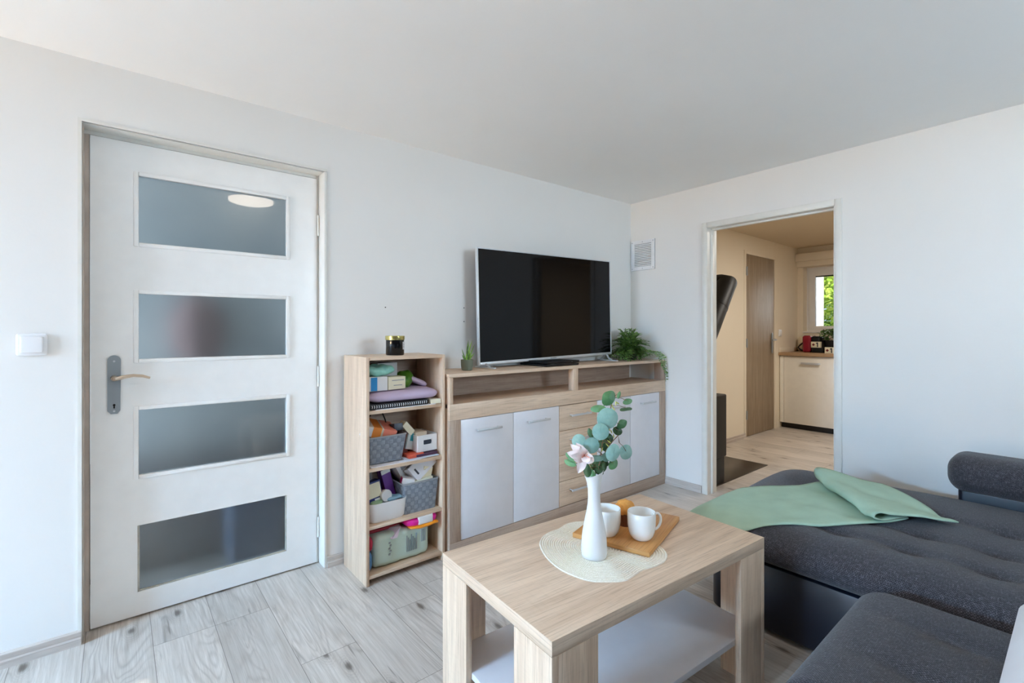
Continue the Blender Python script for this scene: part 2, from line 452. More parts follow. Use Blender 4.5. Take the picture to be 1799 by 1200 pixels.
# window side
W0, W1, WZ0, WZ1 = 0.75, 2.05, 0.10, 2.10
mb = MB()
mb.box(XL - .12, XL, YB, W0, 0, 2.5).box(XL - .12, XL, W1, WY + .13, 0, 2.5).box(XL - .12, XL, W0, W1, WZ1, 2.5).box(XL - .12, XL, W0, W1, 0, WZ0)
S('wall_window', mb, M['wall'], label='white wall with the large balcony window', smooth=0)
w1 = E('window_1', 'large white balcony window', 'window', (XL, 0, 0), kind='structure')
mb = MB()
for a, b in ((W0, W0 + .06), (W1 - .06, W1), ((W0 + W1) / 2 - .05, (W0 + W1) / 2 + .05)): mb.box(-.09, -.03, a, b, WZ0, WZ1, .004)
for a, b in ((WZ0, WZ0 + .06), (WZ1 - .06, WZ1)): mb.box(-.09, -.03, W0, W1, a, b, .004)
P('window_frame', mb, M['plastic'], w1)
# kitchen shell
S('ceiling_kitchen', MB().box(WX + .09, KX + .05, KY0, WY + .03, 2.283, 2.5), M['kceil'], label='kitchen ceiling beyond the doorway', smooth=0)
KDX0, KDX1, KDZ = 5.43, 6.225, 2.085
mb = MB()
mb.box(WX + .11, KDX0, 2.474, 2.6, 0, 2.4).box(KDX0, KDX1, 2.474, 2.6, KDZ, 2.4).box(KDX1, KX + .5, 2.474, 2.6, 0, 2.4)
S('wall_kitchen_left', mb, M['kwall'], label='cream kitchen wall holding the oak door', smooth=0)
KW1, KW0, KZ0, KZ1 = 2.406, 1.45, 1.19, 2.03
mb = MB()
mb.box(KX, KX + .76, KW1, 2.5, 0, 2.4).box(KX, KX + .76, KY0, KW0, 0, 2.4).box(KX, KX + .76, KW0, KW1, 0, KZ0).box(KX, KX + .76, KW0, KW1, KZ1, 2.4)
S('wall_kitchen_far', mb, M['kwall'], label='cream kitchen wall around the small window', smooth=0)
S('wall_kitchen_side', MB().box(WX + .11, KX + .51, KY0 - .1, KY0, 0, 2.4), M['kwall'], label='kitchen side wall out of view', smooth=0)
S('trim_4', MB().box(KX - .09, KX + .01, .9, 2.47, 2.10, 2.20, .004).box(KX - .05, KX + .01, .9, 2.47, 2.03, 2.10, .004), M['kwall'], label='boxed lintel above the kitchen window', cat='trim')
# unseen slab added above the rooms to block stray light
S('roof', MB().box(XL - .2, KX + .6, YB - .2, 4.4, 2.5, 2.62), M['wall'], label='unseen slab added above the rooms to block stray light', smooth=0)
# hall behind the glazed door
HX0, HX1, HY = -0.9, 1.9, 3.35
S('wall_hall_left', MB().box(HX0 - .1, HX0, WY + .13, HY, 0, 2.5), M['wall'], label='hall wall on the left', smooth=0)
S('wall_hall_right', MB().box(HX1, HX1 + .1, WY + .13, HY, 0, 2.5), M['wall'], label='hall wall on the right', smooth=0)
S('wall_hall_back', MB().box(HX0 - .1, HX1 + .1, HY, HY + .1, 0, 2.5), M['wall'], label='hall wall at the back', smooth=0)
S('ceiling_hall', MB().box(HX0, HX1, WY + .13, HY, 2.3, 2.5), M['wall'], label='hall ceiling', smooth=0)

# skirting boards
def skirt_prof(t=.013, h=.055): return [(0, 0), (t, 0), (t, h * .45), (t * .72, h * .55), (t * .72, h * .9), (t * .4, h), (0, h)]
def skirt_x(mb, x0, x1, y, t=.013):   # against a wall whose face is y, board towards -y
    pr = skirt_prof(t); n = len(pr)
    vs = [(x, y - a, b) for x in (x0, x1) for a, b in pr]
    mb.add(vs, [tuple(range(n - 1, -1, -1)), tuple(range(n, 2 * n))] + [(i, (i + 1) % n, n + (i + 1) % n, n + i) for i in range(n)]); return mb
def skirt_y(mb, y0, y1, x, t=.013):
    pr = skirt_prof(t); n = len(pr)
    vs = [(x - a, y, b) for y in (y0, y1) for a, b in pr]
    mb.add(vs, [tuple(range(n - 1, -1, -1)), tuple(range(n, 2 * n))] + [(i, (i + 1) % n, n + (i + 1) % n, n + i) for i in range(n)]); return mb
S('baseboard_left', skirt_x(skirt_x(MB(), XL, -.108, WY), .817, WX, WY), M['trim'], label='pale wood skirting along the long white wall', smooth=30)
S('baseboard_right', skirt_y(skirt_y(MB(), 1.832, WY - .014, WX), YB, .945, WX), M['trim'], label='pale wood skirting along the doorway wall', grain='y', smooth=30)
S('baseboard_kitchen', skirt_x(MB(), WX + .12, 5.425, 2.474), M['trim'], label='pale wood skirting along the kitchen wall', smooth=30)

# doorway trim to kitchen: steel frame wrapped round the opening
tr = E('trim_1', 'white steel frame around the open kitchen doorway', 'door frame', (WX, OY0, 0), kind='structure')
mb = MB(); w = .038
y0, y1 = -w, OY1 - OY0 + w
for a, b in ((y0, 0), (OY1 - OY0, y1)): mb.box(-.012, .0, a, b, 0, OZ + w, .004)
mb.box(-.012, .0, 0, OY1 - OY0, OZ, OZ + w, .004)
for a, b in ((0, .004), (OY1 - OY0 - .004, OY1 - OY0)): mb.box(-.010, .03, a, b, 0, OZ); mb.box(.03, .125, a - .0, b + .0, 0, OZ)
for s in (0, OY1 - OY0 - .016): mb.box(.045, .075, s, s + .016, 0, OZ, .003)
mb.box(-.010, .125, 0, OY1 - OY0, OZ - .004, OZ); mb.box(.045, .075, 0, OY1 - OY0, OZ - .016, OZ, .003)
P('door_frame', mb, M['frame'], tr)

# ------------------------------------------------------------------ door 1, glazed with four frosted panes
d1 = E('door_1', 'white painted door with four frosted glass panes, closed', 'door', (0, 2.54, 0), kind='structure')
LX0, LX1, LZ0, LZ1, LT = -.084, .790, .009, 1.981, .04
panes = [(1.565, 1.852), (1.078, 1.358), (.592, .872), (.106, .384)]
PX0, PX1 = .064, .648
mb = MB()
mb.box(LX0, PX0, 0, LT, LZ0, LZ1).box(PX1, LX1, 0, LT, LZ0, LZ1)
zz = [LZ1] + [z for p in panes for z in (p[1], p[0])] + [LZ0]
for i in range(0, len(zz), 2): mb.box(PX0, PX1, 0, LT, zz[i + 1], zz[i])
leaf = P('door_leaf', mb, M['door'], d1, smooth=0)
for i, (a, b) in enumerate(panes):
    P('glass_pane', MB().box(PX0 - .001, PX1 + .001, .012, .017, a - .001, b + .001), M['frost'], d1, smooth=0)
    if i < 3:
        mb = MB(); k = .013
        mb.box(PX0 - k, PX0 + .004, -.007, .012, a - k, b + k, .003).box(PX1 - .004, PX1 + k, -.007, .012, a - k, b + k, .003)
        mb.box(PX0 + .004, PX1 - .004, -.0068, .012, b - .004, b + k, .003).box(PX0 + .004, PX1 - .004, -.0068, .012, a - k, a + .004, .003)
        P('glazing_bead', mb, M['door'], d1)
    else:
        mb = MB()
        mb.box(PX0, PX0 + .007, .004, .012, a, b, .001).box(PX1 - .006, PX1, .004, .012, a, b, .001).box(PX0, PX1, .004, .012, a, a + .006, .001)
        P('putty_strip', mb, plain('old_putty', (186, 180, 168), .8, var=.25), d1)
mb = MB()
fr = WY - 2.54
mb.box(DX0 - .012, DX0, fr - .006, fr + .004, 0, DZ + .012).box(DX0, .819, fr - .006, fr + .004, DZ, DZ + .012)      # face strips
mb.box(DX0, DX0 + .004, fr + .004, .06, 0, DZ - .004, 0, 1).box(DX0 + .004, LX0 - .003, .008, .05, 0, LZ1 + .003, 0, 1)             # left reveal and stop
mb.box(DX0, .802, fr + .004, .06, DZ - .004, DZ).box(DX0 + .004, .790, .008, .05, LZ1 + .004, DZ - .004)
mb.box(.803, .818, fr - .006, .03, 0, DZ - .0005, .004).box(LX1 + .003, .812, .031, .06, 0, DZ - .004).box(LX1 + .003, .8028, .010, .0305, 0, DZ - .0045)
P('door_frame', mb, [M['frame'], plain('taupe_enamel', (194, 181, 169), .5, var=.1)], d1)  # left reveal and stop in a darker taupe than the frame
# handle plate
mb = MB(); pl = []
for k in range(13): a = PI * k / 12; pl.append((-.011 + .0215 * math.cos(a), 1.078 + .0215 * math.sin(a)))
pl += [(-.0325, .874), (-.022, .861), (-.001, .861), (.0085, .874)]
rx = Matrix.Rotation(PI / 2, 4, 'X')
mb.prism([(x, z) for x, z in pl], 0, .006, m=rx)
hp = P('handle_plate', mb, M['greymetal'], d1, smooth=30, label='grey metal door plate')
mb = MB().cyl((-.011, -.0065, .897), (-.011, -.002, .897), .0045, n=14).box(-.0135, -.0085, -.0065, -.002, .883, .897)
P('keyhole', mb, M['dw'], hp)
mb = MB()
for z in (1.075, .872): mb.cyl((-.011, -.0075, z), (-.011, -.002, z), .004, n=12)
P('screw', mb, M['steel'], hp)
mb = MB().cyl((-.011, -.006, 1.006), (-.011, -.03, 1.006), .012, .009, n=16)
mb.tube([(-.011, -.03, 1.005), (-.002, -.045, 1.007), (.02, -.05, 1.013), (.05, -.05, 1.017), (.08, -.05, 1.013), (.104, -.05, 1.004)], [.008, .0085, .0075, .0065, .006, .0045], 12)
P('lever', mb, M['brass'], hp, label='champagne coloured lever')
for z in (1.74, .965, .19):
    mb = MB().cyl((.797, -.006, z - .052), (.797, -.006, z + .052), .0055, n=12)
    h_ = P('hinge', mb, M['frame'], d1)
    P('hinge_leaf', MB().box(.797, .803, -.007, -.004, z - .05, z + .05), M['frame'], h_)

# light switch
sw = E('light_switch', 'white rocker light switch on the wall left of the glazed door', 'switch', (-.2415, WY, 1.149))
P('switch_frame', MB().rbox((0, -.005, 0), (.082, .010, .080), (.008, .004, .008), k=3), M['plastic'], sw)
P('rocker', MB().rbox((0, -.012, .0), (.062, .012, .060), (.006, .004, .006), k=3), M['plastic'], sw)

# vent grille on the doorway wall
vg = E('vent_grille', 'square white louvred vent grille high on the corner of the doorway wall', 'vent', (WX, 2.342, 1.82))
mb = MB(); q = .112
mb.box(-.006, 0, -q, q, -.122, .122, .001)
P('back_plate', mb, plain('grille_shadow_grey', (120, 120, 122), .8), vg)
mb = MB()
for a, b, c, d in ((-q, -.082, -.122, .122), (.082, q, -.122, .122), (-.082, .082, .092, .122), (-.082, .082, -.122, -.092)): mb.box(-.014, -.005, a, b, c, d, .002)
P('grille_frame', mb, M['plastic'], vg)
mb = MB()
for i in range(13):
    z = -.084 + i * .014
    mb.box(-.010, -.004, -.082, .082, z - .0042, z + .0042, m=rotm((-.007, 0, z), y=.5))
P('louvres', mb, M['plastic'], vg)
for yy in (-.1, 0, .1):
    for zz_ in (-.108, .108): P('screw', MB().cyl((-.0155, yy, zz_), (-.012, yy, zz_), .0035, n=10), M['greymetal'], vg)

# ceiling lamp above the camera's view (mirrored in the top door pane)
cl = E('ceiling_lamp', 'round white flush ceiling lamp, lit', 'lamp', (.822, .835, cz(.82, .835)))
P('lamp_base', MB().lathe([(.17, 0), (.17, -.02), (.165, -.024)], n=40), M['plastic'], cl)
P('diffuser', MB().lathe([(.16, -.022), (.158, -.04), (.13, -.048), (.0, -.050)], n=40, cap1=False), M['lamp'], cl)

# ------------------------------------------------------------------ sideboard
SX0, SX1, SY, SB = 1.338, 3.322, 2.134, 2.452
sb = E('sideboard', 'long oak sideboard with four white doors, drawers and an open upper shelf', 'sideboard', (SX0, SY, 0))
W_ = SX1 - SX0; D_ = SB - SY
mb = MB()
mb.box(0, .018, .02, D_, .0, .81, .001).box(W_ - .018, W_, .02, D_, 0, .81, .001).box(.018, W_ - .018, .02, D_, .05, .07).box(.018, W_ - .018, D_ - .006, D_, .05, .79)
for x in (.812, 1.172): mb.box(x - .009, x + .009, .03, D_ - .01, .07, .79)
P('carcass', mb, M['oak'], sb, 'z')
P('top_rail', MB().box(0, W_, 0, .022, .727, .812, .001), M['oak'], sb)
P('bottom_rail', MB().box(0, W_, 0, .022, .0, .081, .001), M['oakd'], sb)
P('worktop', MB().box(0, W_, .022, D_, .79, .811, .001), M['oak'], sb)
for a, b in ((0, .069), (W_ - .076, W_)): P('stile', MB().box(a, b, 0, .022, .081, .727, .001), M['oakd'], sb, 'z')
def bar_handle(parent, x0, x1, z, y=0.0):
    mb = MB().box(x0, x1, y - .034, y - .024, z - .006, z + .006, .002)
    for x in (x0 + .012, x1 - .012): mb.cyl((x, y - .026, z), (x, y + .002, z), .0045, n=10)
    P('handle', mb, M['steel'], parent)
dx = [(1.4085, 1.7715), (1.7745, 2.146), (2.512, 2.876), (2.880, 3.244)]
hx = [(1.497, 1.668), (1.868, 2.043), (2.61, 2.78), (2.99, 3.16)]
for (a, b), (c, d) in zip(dx, hx):
    dd = P('door', MB().box(a - SX0, b - SX0, .002, .018, .084, .724, .0015), M['white'], sb, label='white cabinet door')
    bar_handle(dd, c - SX0, d - SX0, .660, .002)
zs = [.724, .563, .408, .243, .084]
for i in range(4):
    dd = P('drawer', MB().box(2.149 - SX0, 2.509 - SX0, .002, .018, zs[i + 1] + .0015, zs[i] - .0015, .0015), M['oak'], sb, label='oak drawer front')
    bar_handle(dd, 2.235 - SX0, 2.42 - SX0, (zs[i] + zs[i + 1]) / 2 + .015, .002)
P('top_board', MB().box(-.004, W_, .0, D_, .953, .972, .001), M['oak'], sb)
P('upright', MB().box(.0, .022, .0, .09, .811, .953, .001), M['oak'], sb, 'z')
P('upright', MB().box(2.276 - SX0, 2.320 - SX0, .0, .045, .811, .953, .001), M['oak'], sb, 'z')
P('upright', MB().box(W_ - .022, W_, .0, .085, .811, .953, .001), M['oakd'], sb, 'z')
P('back_panel', MB().box(.0, W_ - .06, D_ - .02, D_ - .004, .811, .953), M['oakd'], sb)

# ------------------------------------------------------------------ bookshelf with four compartments
BX0, BX1, BY, BB, BH = .895, 1.323, 2.155, 2.440, 1.075
bs = E('bookcase', 'narrow pale oak bookcase of four cluttered compartments beside the door', 'bookcase', (BX0, BY, 0))
bw, bd = BX1 - BX0, BB - BY
for a in (0, bw - .016): P('side_panel', MB().box(a, a + .016, 0, bd, 0, BH, .001), M['oak'], bs, 'z')
P('top_panel', MB().box(.016, bw - .016, 0, bd, BH - .016, BH, .001), M['oak'], bs)
SHZ = [.820, .548, .276, .045]
for z in SHZ: P('shelf', MB().box(.016, bw - .016, .004, bd - .004, z - .016, z, .001), M['oak'], bs)
P('back_panel', MB().box(.016, bw - .016, bd - .004, bd, 0, BH - .016), M['oakd'], bs)

def carton(name, c, d, label, cat, mats, rz=0, rx=0, ry=0, marks=(), group=None, bev=.0015):
    """thin card box centred at c; marks: (face, u0,u1,v0,v1, material) on 'f' (-y), 't' (+z) or 'l' (-x) side, fractions of the face"""
    mlist = [mats] + [mk_[5] for mk_ in marks]
    m = rotm(c, rz, rx, ry); c = Vector(c); h = [x / 2 for x in d]
    mb = MB().box(c.x - h[0], c.x + h[0], c.y - h[1], c.y + h[1], c.z - h[2], c.z + h[2], bev, 0, m)
    for i, (f, u0, u1, v0, v1, _) in enumerate(marks):
        e = .0006
        if f == 'f': mb.box(c.x - h[0] + u0 * d[0], c.x - h[0] + u1 * d[0], c.y - h[1] - e, c.y - h[1] + e, c.z - h[2] + v0 * d[2], c.z - h[2] + v1 * d[2], 0, i + 1, m)
        elif f == 't': mb.box(c.x - h[0] + u0 * d[0], c.x - h[0] + u1 * d[0], c.y - h[1] + v0 * d[1], c.y - h[1] + v1 * d[1], c.z + h[2] - e, c.z + h[2] + e, 0, i + 1, m)
        else: mb.box(c.x - h[0] - e, c.x - h[0] + e, c.y - h[1] + u0 * d[1], c.y - h[1] + u1 * d[1], c.z - h[2] + v0 * d[2], c.z - h[2] + v1 * d[2], 0, i + 1, m)
    return T(name, mb, mlist, label, cat, group, smooth=30)
def sheet(name, poly, z, th, mat, label, cat, group=None):
    return T(name, MB().prism(poly, z, z + th), mat, label, cat, group, smooth=30)
G = lambda *a, **k: plain(*a, **k)
grey_ink = G('grey_print', (150, 150, 156), .7); dark_ink = G('dark_print', (58, 60, 70), .7)
blue = G('bright_blue_card', (18, 132, 196), .5); navy = G('navy_card', (30, 42, 110), .45)
cream = G('cream_card', (232, 224, 198), .6); lilac = G('lilac_cloth', (196, 178, 204), .7, bump=.1, bscale=200)
# compartment A (top)
z = SHZ[0]
sheet('paper_sheet', [(.945, 2.163), (1.27, 2.160), (1.285, 2.30), (.95, 2.35)], z, .003, M['paper'], 'white paper lying under the black spiral notebook on the top shelf', 'paper')
nb = E('notebook', 'black spiral notebook under the lilac sleeve', 'notebook', (1.075, 2.29, z + .003))
P('cover', MB().rbox((0, 0, .013), (.315, .24, .026), (.004, .004, .004), k=2), G('black_cover', (20, 21, 26), .5), nb)
mb = MB()
for i in range(26): x = -.145 + i * .0116; mb.tube([(x, -.120 + .004 * math.cos(a), .013 + .006 * math.sin(a)) for a in [PI * .35 + q * PI * 1.3 / 6 for q in range(7)]], .0016, 6)
P('spiral_binding', mb, G('white_wire', (225, 225, 228), .4), nb)
sheet('paper_pad', [(1.245, 2.165), (1.30, 2.160), (1.303, 2.34), (1.25, 2.34)], z + .0035, .022, cream, 'small cream paper pad right of the spiral notebook', 'paper')
def puff(p): return p
T('laptop_sleeve', MB().rbox((1.113, 2.292, z + .060), (.385, .25, .054), (.07, .05, .026), k=4, m=rotm((1.113, 2.292, z + .060), -.02, .06)), lilac, 'puffy lilac sleeve lying across the top shelf', 'sleeve')
b_ = z + .086
carton('carton', (.972, 2.235, b_ + .035), (.10, .07, .068), 'white box with a blue stripe on the lilac sleeve', 'box', M['card'], rz=.06, marks=(('f', .12, .45, 0.02, .98, blue), ('l', .1, .9, .1, .9, blue)))
carton('carton', (1.073, 2.240, b_ + .033), (.096, .07, .062), 'cream box beside the blue striped box', 'box', cream, rz=.08, marks=(('f', .2, .9, .7, .76, grey_ink), ('f', .3, .8, .3, .36, grey_ink)))
carton('carton', (1.06, 2.320, b_ + .066), (.11, .07, .128), 'grey white box standing behind the cream box', 'box', G('greyish_card', (196, 196, 198), .6), rz=.1, marks=(('t', .1, .8, .1, .6, dark_ink),))
def lump(c, d, r, amp, seed, m=None, step=.012):
    rnd = random.Random(seed); ph = [rnd.uniform(0, 6) for _ in range(6)]
    def fn(p):
        return Vector((p.x + amp * .5 * math.sin(p.y * 70 + ph[0]), p.y + amp * .5 * math.sin(p.x * 60 + ph[1]), p.z + amp * (math.sin(p.x * 55 + p.y * 33 + ph[2]) + .6 * math.sin(p.x * 110 - p.y * 70 + ph[3])) * .6))
    return MB().rbox(c, d, r, step=step, k=3, m=m, fn=fn)
T('plastic_bag', lump((.998, 2.275, b_ + .096), (.155, .13, .05), (.05, .04, .024), .007, 3), leafmat('mint_bag', (120, 196, 184), (170, 226, 214), .35, 40), 'crumpled mint green bag on top of the boxes', 'bag')
T('plastic_packet', lump((1.157, 2.305, b_ + .038), (.12, .10, .075), (.05, .04, .035), .008, 5, m=rotm((1.157, 2.305, b_ + .038), .3, 0, -.25)), leafmat('leaf_green_pack', (52, 104, 24), (116, 164, 48), .3, 40), 'green packet behind the lilac sleeve', 'packet')
T('cloth_pouch', MB().rbox((1.225, 2.31, b_ + .030), (.13, .11, .03), (.03, .03, .014), k=3, m=rotm((1.225, 2.31, b_ + .03), -.2, 0, .42)), lilac, 'folded lilac pouch leaning on the right inside of the top shelf', 'pouch')

# compartment B
def basket(name, x0, x1, y0, y1, z0, h, taper, mat, label, flare_rim=True):
    e = E(name, label, 'basket', ((x0 + x1) / 2, (y0 + y1) / 2, z0), group=None)
    hx, hy = (x1 - x0) / 2, (y1 - y0) / 2
    def ring(s, z, ins=0.0):
        kx, ky = hx - taper * (1 - s) - ins, hy - taper * (1 - s) - ins; out = []
        for sx, sy, a0 in ((1, 1, 0), (-1, 1, 90), (-1, -1, 180), (1, -1, 270)):
            r = .012
            for q in range(4): a = math.radians(a0 + 30 * q); out.append(Vector((sx * (kx - r) + r * math.cos(a), sy * (ky - r) + r * math.sin(a), z)))
        return out
    rows = [ring(0, 0)] + [ring(i / 8, h * i / 8) for i in range(1, 9)] + [ring(i / 8, h * i / 8, .006) for i in range(8, 0, -1)] + [ring(0, .006, .006)]
    mb = MB().grid(rows, closed=True); n = len(rows[0])
    mb.f.append(tuple(range(n - 1, -1, -1))); mb.mi.append(0); mb.f.append(tuple((len(rows) - 1) * n + i for i in range(n))); mb.mi.append(0)
    P('woven_body', mb, mat, e)
    rm = ring(1, h - .002, .002); P('rim', MB().tube(rm + [rm[0], rm[1]], .0045, 8, caps=False), plain('basket_rim_grey', (150, 154, 160), .7), e)
    return e
bm_ = basket_mat('woven_strap_grey', (104, 112, 124), (158, 166, 178))
z = SHZ[1]
sheet('paper_sheet', [(.925, 2.166), (1.18, 2.163), (1.27, 2.19), (1.275, 2.36), (.93, 2.38)], z, .004, M['paper'], 'white papers lying flat under the upper woven basket', 'paper')
sheet('envelope', [(1.10, 2.162), (1.292, 2.164), (1.298, 2.29), (1.12, 2.33)], z + .0045, .004, G('bluish_paper', (206, 212, 226), .7), 'pale blue envelope right of the upper woven basket', 'envelope')
basket('woven_basket', .916, 1.118, 2.180, 2.405, z + .009, .130, .018, bm_, 'grey woven basket holding magazines in the second compartment from the top')
mag = E('magazine_stack', 'bundle of white and orange magazines leaning in the upper woven basket', 'magazines', (1.0, 2.290, z + .160), rot=(.10, .27, -.22))
P('covers', MB().box(-.085, .085, -.085, .085, -.026, .026, .003), G('pale_magazine', (214, 200, 184), .4), mag)
mb = MB().box(-.03, .012, -.0862, .0862, -.0262, .0262); P('orange_spine', mb, G('orange_print', (232, 140, 60), .45), mag)
P('coral_spine', MB().box(.022, .0857, -.0866, .0866, -.0268, .0268), G('coral_print', (226, 132, 110), .45), mag)
P('page_block', MB().box(-.0862, -.03, -.0864, -.05, -.022, .022), M['paper'], mag)
carton('phone_box', (1.095, 2.262, z + .160), (.045, .09, .035), 'dark grey device standing at the right end of the magazine bundle', 'device', G('slate_plastic', (62, 70, 84), .4), rz=-.1, rx=-.2)
T('cable', MB().tube([(.985, 2.35, z + .20), (1.0, 2.34, z + .232), (1.03, 2.335, z + .240), (1.055, 2.33, z + .225), (1.07, 2.33, z + .19), (1.075, 2.33, z + .165)], .0035, 8), M['black'], 'black cable loop sticking up behind the magazines', 'cable')
carton('carton', (1.150, 2.255, z + .150), (.034, .05, .075), 'small cream box tilted right of the upper woven basket', 'box', cream, rz=.1, ry=-.75)
carton('greeting_card', (1.170, 2.242, z + .082), (.058, .012, .085), 'white card with teal top leaning before the white storage box', 'card', G('pale_grey_card', (190, 196, 194), .6), rz=.25, ry=.28, marks=(('f', .3, .95, .5, .95, G('teal_print', (40, 140, 150), .5)),))
carton('book', (1.140, 2.30, z + .065), (.03, .12, .13), 'dark red book standing beside the upper woven basket', 'book', G('dark_red_cover', (96, 44, 38), .5), ry=.1)
carton('book', (1.168, 2.222, z + .018), (.085, .09, .018), 'orange red book lying flat between basket and white storage box', 'book', G('orange_red_cover', (212, 88, 62), .5), rz=.06)
carton('book', (1.228, 2.262, z + .016), (.125, .17, .012), 'dark purple book lying under the white storage box', 'book', G('dark_purple_cover', (70, 36, 64), .5), rz=.03)
sbx = E('storage_box', 'open white storage box with a cut-out handle in the second compartment', 'storage box', (1.240, 2.275, z + .0235), rz=.05)
mb = MB()
q, hh, hy = .058, .088, .075
mb.rbox((0, 0, .005), (2 * q, 2 * hy, .010), (.015, .015, .004), k=3)
for sx in (-1, 1): mb.box(sx * q - .002, sx * q + .002, -hy, hy, .004, hh, .001)
mb.box(-q, q, hy - .002, hy + .002, .004, hh, .001)
for a, b, c, d in ((-q, -.024, .004, hh), (.026, q, .004, hh), (-.024, .026, .004, .038), (-.024, .026, .062, hh)): mb.box(a, b, -hy - .002, -hy + .002, c, d)
P('box_body', mb, M['plastic'], sbx)
P('hand_hole', MB().rbox((.001, -hy + .004, .05), (.052, .003, .026), (.012, .001, .012), k=3), G('blue_grey_dark', (44, 52, 66), .6), sbx)
carton('carton', (1.220, 2.275, z + .098), (.07, .09, .05), 'cream packet sticking out of the white storage box', 'box', G('beige_card', (222, 206, 186), .6), rz=.1)

# compartment C
z = SHZ[2]
tub = E('plastic_tub', 'white plastic tub full of medicines in the third compartment', 'tub', (1.020, 2.262, z))
def tubring(hx, hy, r, zz):
    out = []
    for sx, sy, a0 in ((1, 1, 0), (-1, 1, 90), (-1, -1, 180), (1, -1, 270)):
        for q in range(7): a = math.radians(a0 + 15 * q); out.append(Vector((sx * (hx - r) + r * math.cos(a), sy * (hy - r) + r * math.sin(a), zz)))
    return out
rows = [tubring(.088, .080, .035, 0), tubring(.094, .086, .038, .008), tubring(.102, .094, .04, .092), tubring(.103, .095, .04, .095), tubring(.100, .092, .038, .095), tubring(.099, .091, .038, .09), tubring(.09, .082, .034, .008)]
mb = MB().grid(rows, closed=True); n = len(rows[0]); mb.f.append(tuple(range(n - 1, -1, -1))); mb.mi.append(0); mb.f.append(tuple((len(rows) - 1) * n + i for i in range(n))); mb.mi.append(0)
P('tub_body', mb, M['plastic'], tub)
carton('medicine_carton', (.966, 2.258, z + .118), (.088, .05, .125), 'navy blue carton with a cream label in the white tub', 'box', navy, rz=.05, rx=-.12, ry=-.14, marks=(('f', .12, .95, .38, .94, cream), ('f', .5, .98, .06, .33, M['card'])))
jar = E('pill_bottle', 'pill bottle with a round white lid lying in the white tub', 'bottle', (1.026, 2.235, z + .105), rot=(PI / 2 - .15, 0, .12))
P('bottle_body', MB().lathe([(.026, -.07), (.026, -.005)], n=24), G('pink_label', (206, 120, 124), .5), jar)
P('lid', MB().lathe([(.029, -.006), (.0295, .014), (.027, .017), (.0, .017)], n=28, cap1=False), M['plastic'], jar)
carton('medicine_carton', (1.058, 2.290, z + .145), (.05, .045, .155), 'tall purple carton with a white top leaning in the tub', 'box', G('purple_card', (104, 52, 140), .5), rz=.1, ry=-.22, rx=-.1, marks=(('f', .0, 1.0, .86, 1.0, M['card']),))
carton('medicine_carton', (.965, 2.36, z + .185), (.075, .05, .085), 'grey white carton behind the navy carton', 'box', G('greyish_card', (196, 196, 198), .6), rz=.2, ry=-.3, marks=(('f', .2, .8, .2, .8, grey_ink),))
T('blister_packet', lump((1.075, 2.232, z + .088), (.10, .06, .02), (.02, .02, .009), .005, 9), G('pale_blue_foil', (150, 196, 222), .35), 'pale blue packet at the front right of the white tub', 'packet')
T('green_packet', lump((.972, 2.222, z + .083), (.06, .05, .018), (.015, .015, .008), .004, 11), G('pale_green_foil', (150, 184, 150), .4), 'pale green packet at the front left of the white tub', 'packet')
basket('woven_basket', 1.095, 1.300, 2.178, 2.40, z, .155, .012, bm_, 'grey woven basket of white cartons in the third compartment')
carton('medicine_carton', (1.145, 2.300, z + .195), (.07, .07, .19), 'narrow white carton leaning left in the lower woven basket', 'box', M['card'], rz=.15, ry=-.50, marks=(('f', .3, .75, .6, .9, grey_ink),))
carton('medicine_carton', (1.226, 2.262, z + .205), (.145, .10, .085), 'largest white carton lying tilted over the lower woven basket', 'box', M['paper'], rz=.2, rx=-.45, ry=-.55, marks=(('f', .15, .22, .3, .7, dark_ink), ('f', .45, .52, .2, .3, dark_ink), ('t', .1, .5, .1, .5, grey_ink)))
carton('medicine_carton', (1.137, 2.215, z + .160), (.062, .05, .035), 'small white and magenta carton at the left rim of the lower basket', 'box', M['card'], rz=-.3, ry=.25, marks=(('l', .2, .9, .1, .9, G('magenta_print', (196, 30, 120), .5)),))
carton('medicine_carton', (1.245, 2.225, z + .172), (.055, .035, .085), 'cream carton standing at the front of the lower basket', 'box', cream, rz=.1, ry=.25)
carton('medicine_carton', (1.275, 2.275, z + .185), (.03, .03, .08), 'small yellow carton at the right of the lower basket', 'box', G('yellow_card', (226, 190, 40), .5), ry=.15)
carton('medicine_carton', (1.20, 2.205, z + .150), (.14, .035, .022), 'flat cream leaflet box along the front rim of the lower basket', 'box', G('ivory_card', (226, 226, 208), .6), ry=-.08)

# compartment D (bottom)
z = SHZ[3]
nap = E('nappy_pack', 'large pale mint plastic pack lying in the bottom compartment', 'pack', (1.098, 2.285, z))
P('wrapper', lump((0, 0, .082), (.305, .19, .16), (.03, .03, .03), .004, 21, step=.02), leafmat('pale_mint_film', (186, 206, 186), (200, 220, 212), .35, 8), nap, smooth=60)
ink = G('soft_grey_print', (150, 160, 164), .6)
for kind_ in range(3):
    mb = MB()
    if kind_ == 0:
        for i in range(7): mb.box(.02 + i * .009, .024 + i * .009, -.0995, -.094, .045, .125 - (i % 3) * .012)
    elif kind_ == 1:
        for i in range(3): mb.box(.102 + i * .010, .107 + i * .010, -.0995, -.094, .075, .135)
    else:
        for i in range(5): mb.box(-.075 + (i % 2) * .006, -.066 + (i % 2) * .006, -.0995, -.094, .055 + i * .014, .063 + i * .014)
    P('printed_text', mb, ink, nap)
lp = [aty(648, 931, 2.30), aty(699, 917, 2.27), aty(704, 924, 2.20), aty(698, 944, 2.178), aty(689, 947, 2.178)]
lp = [Vector((max(p.x, .916), p.y, min(p.z, .256))) for p in lp]
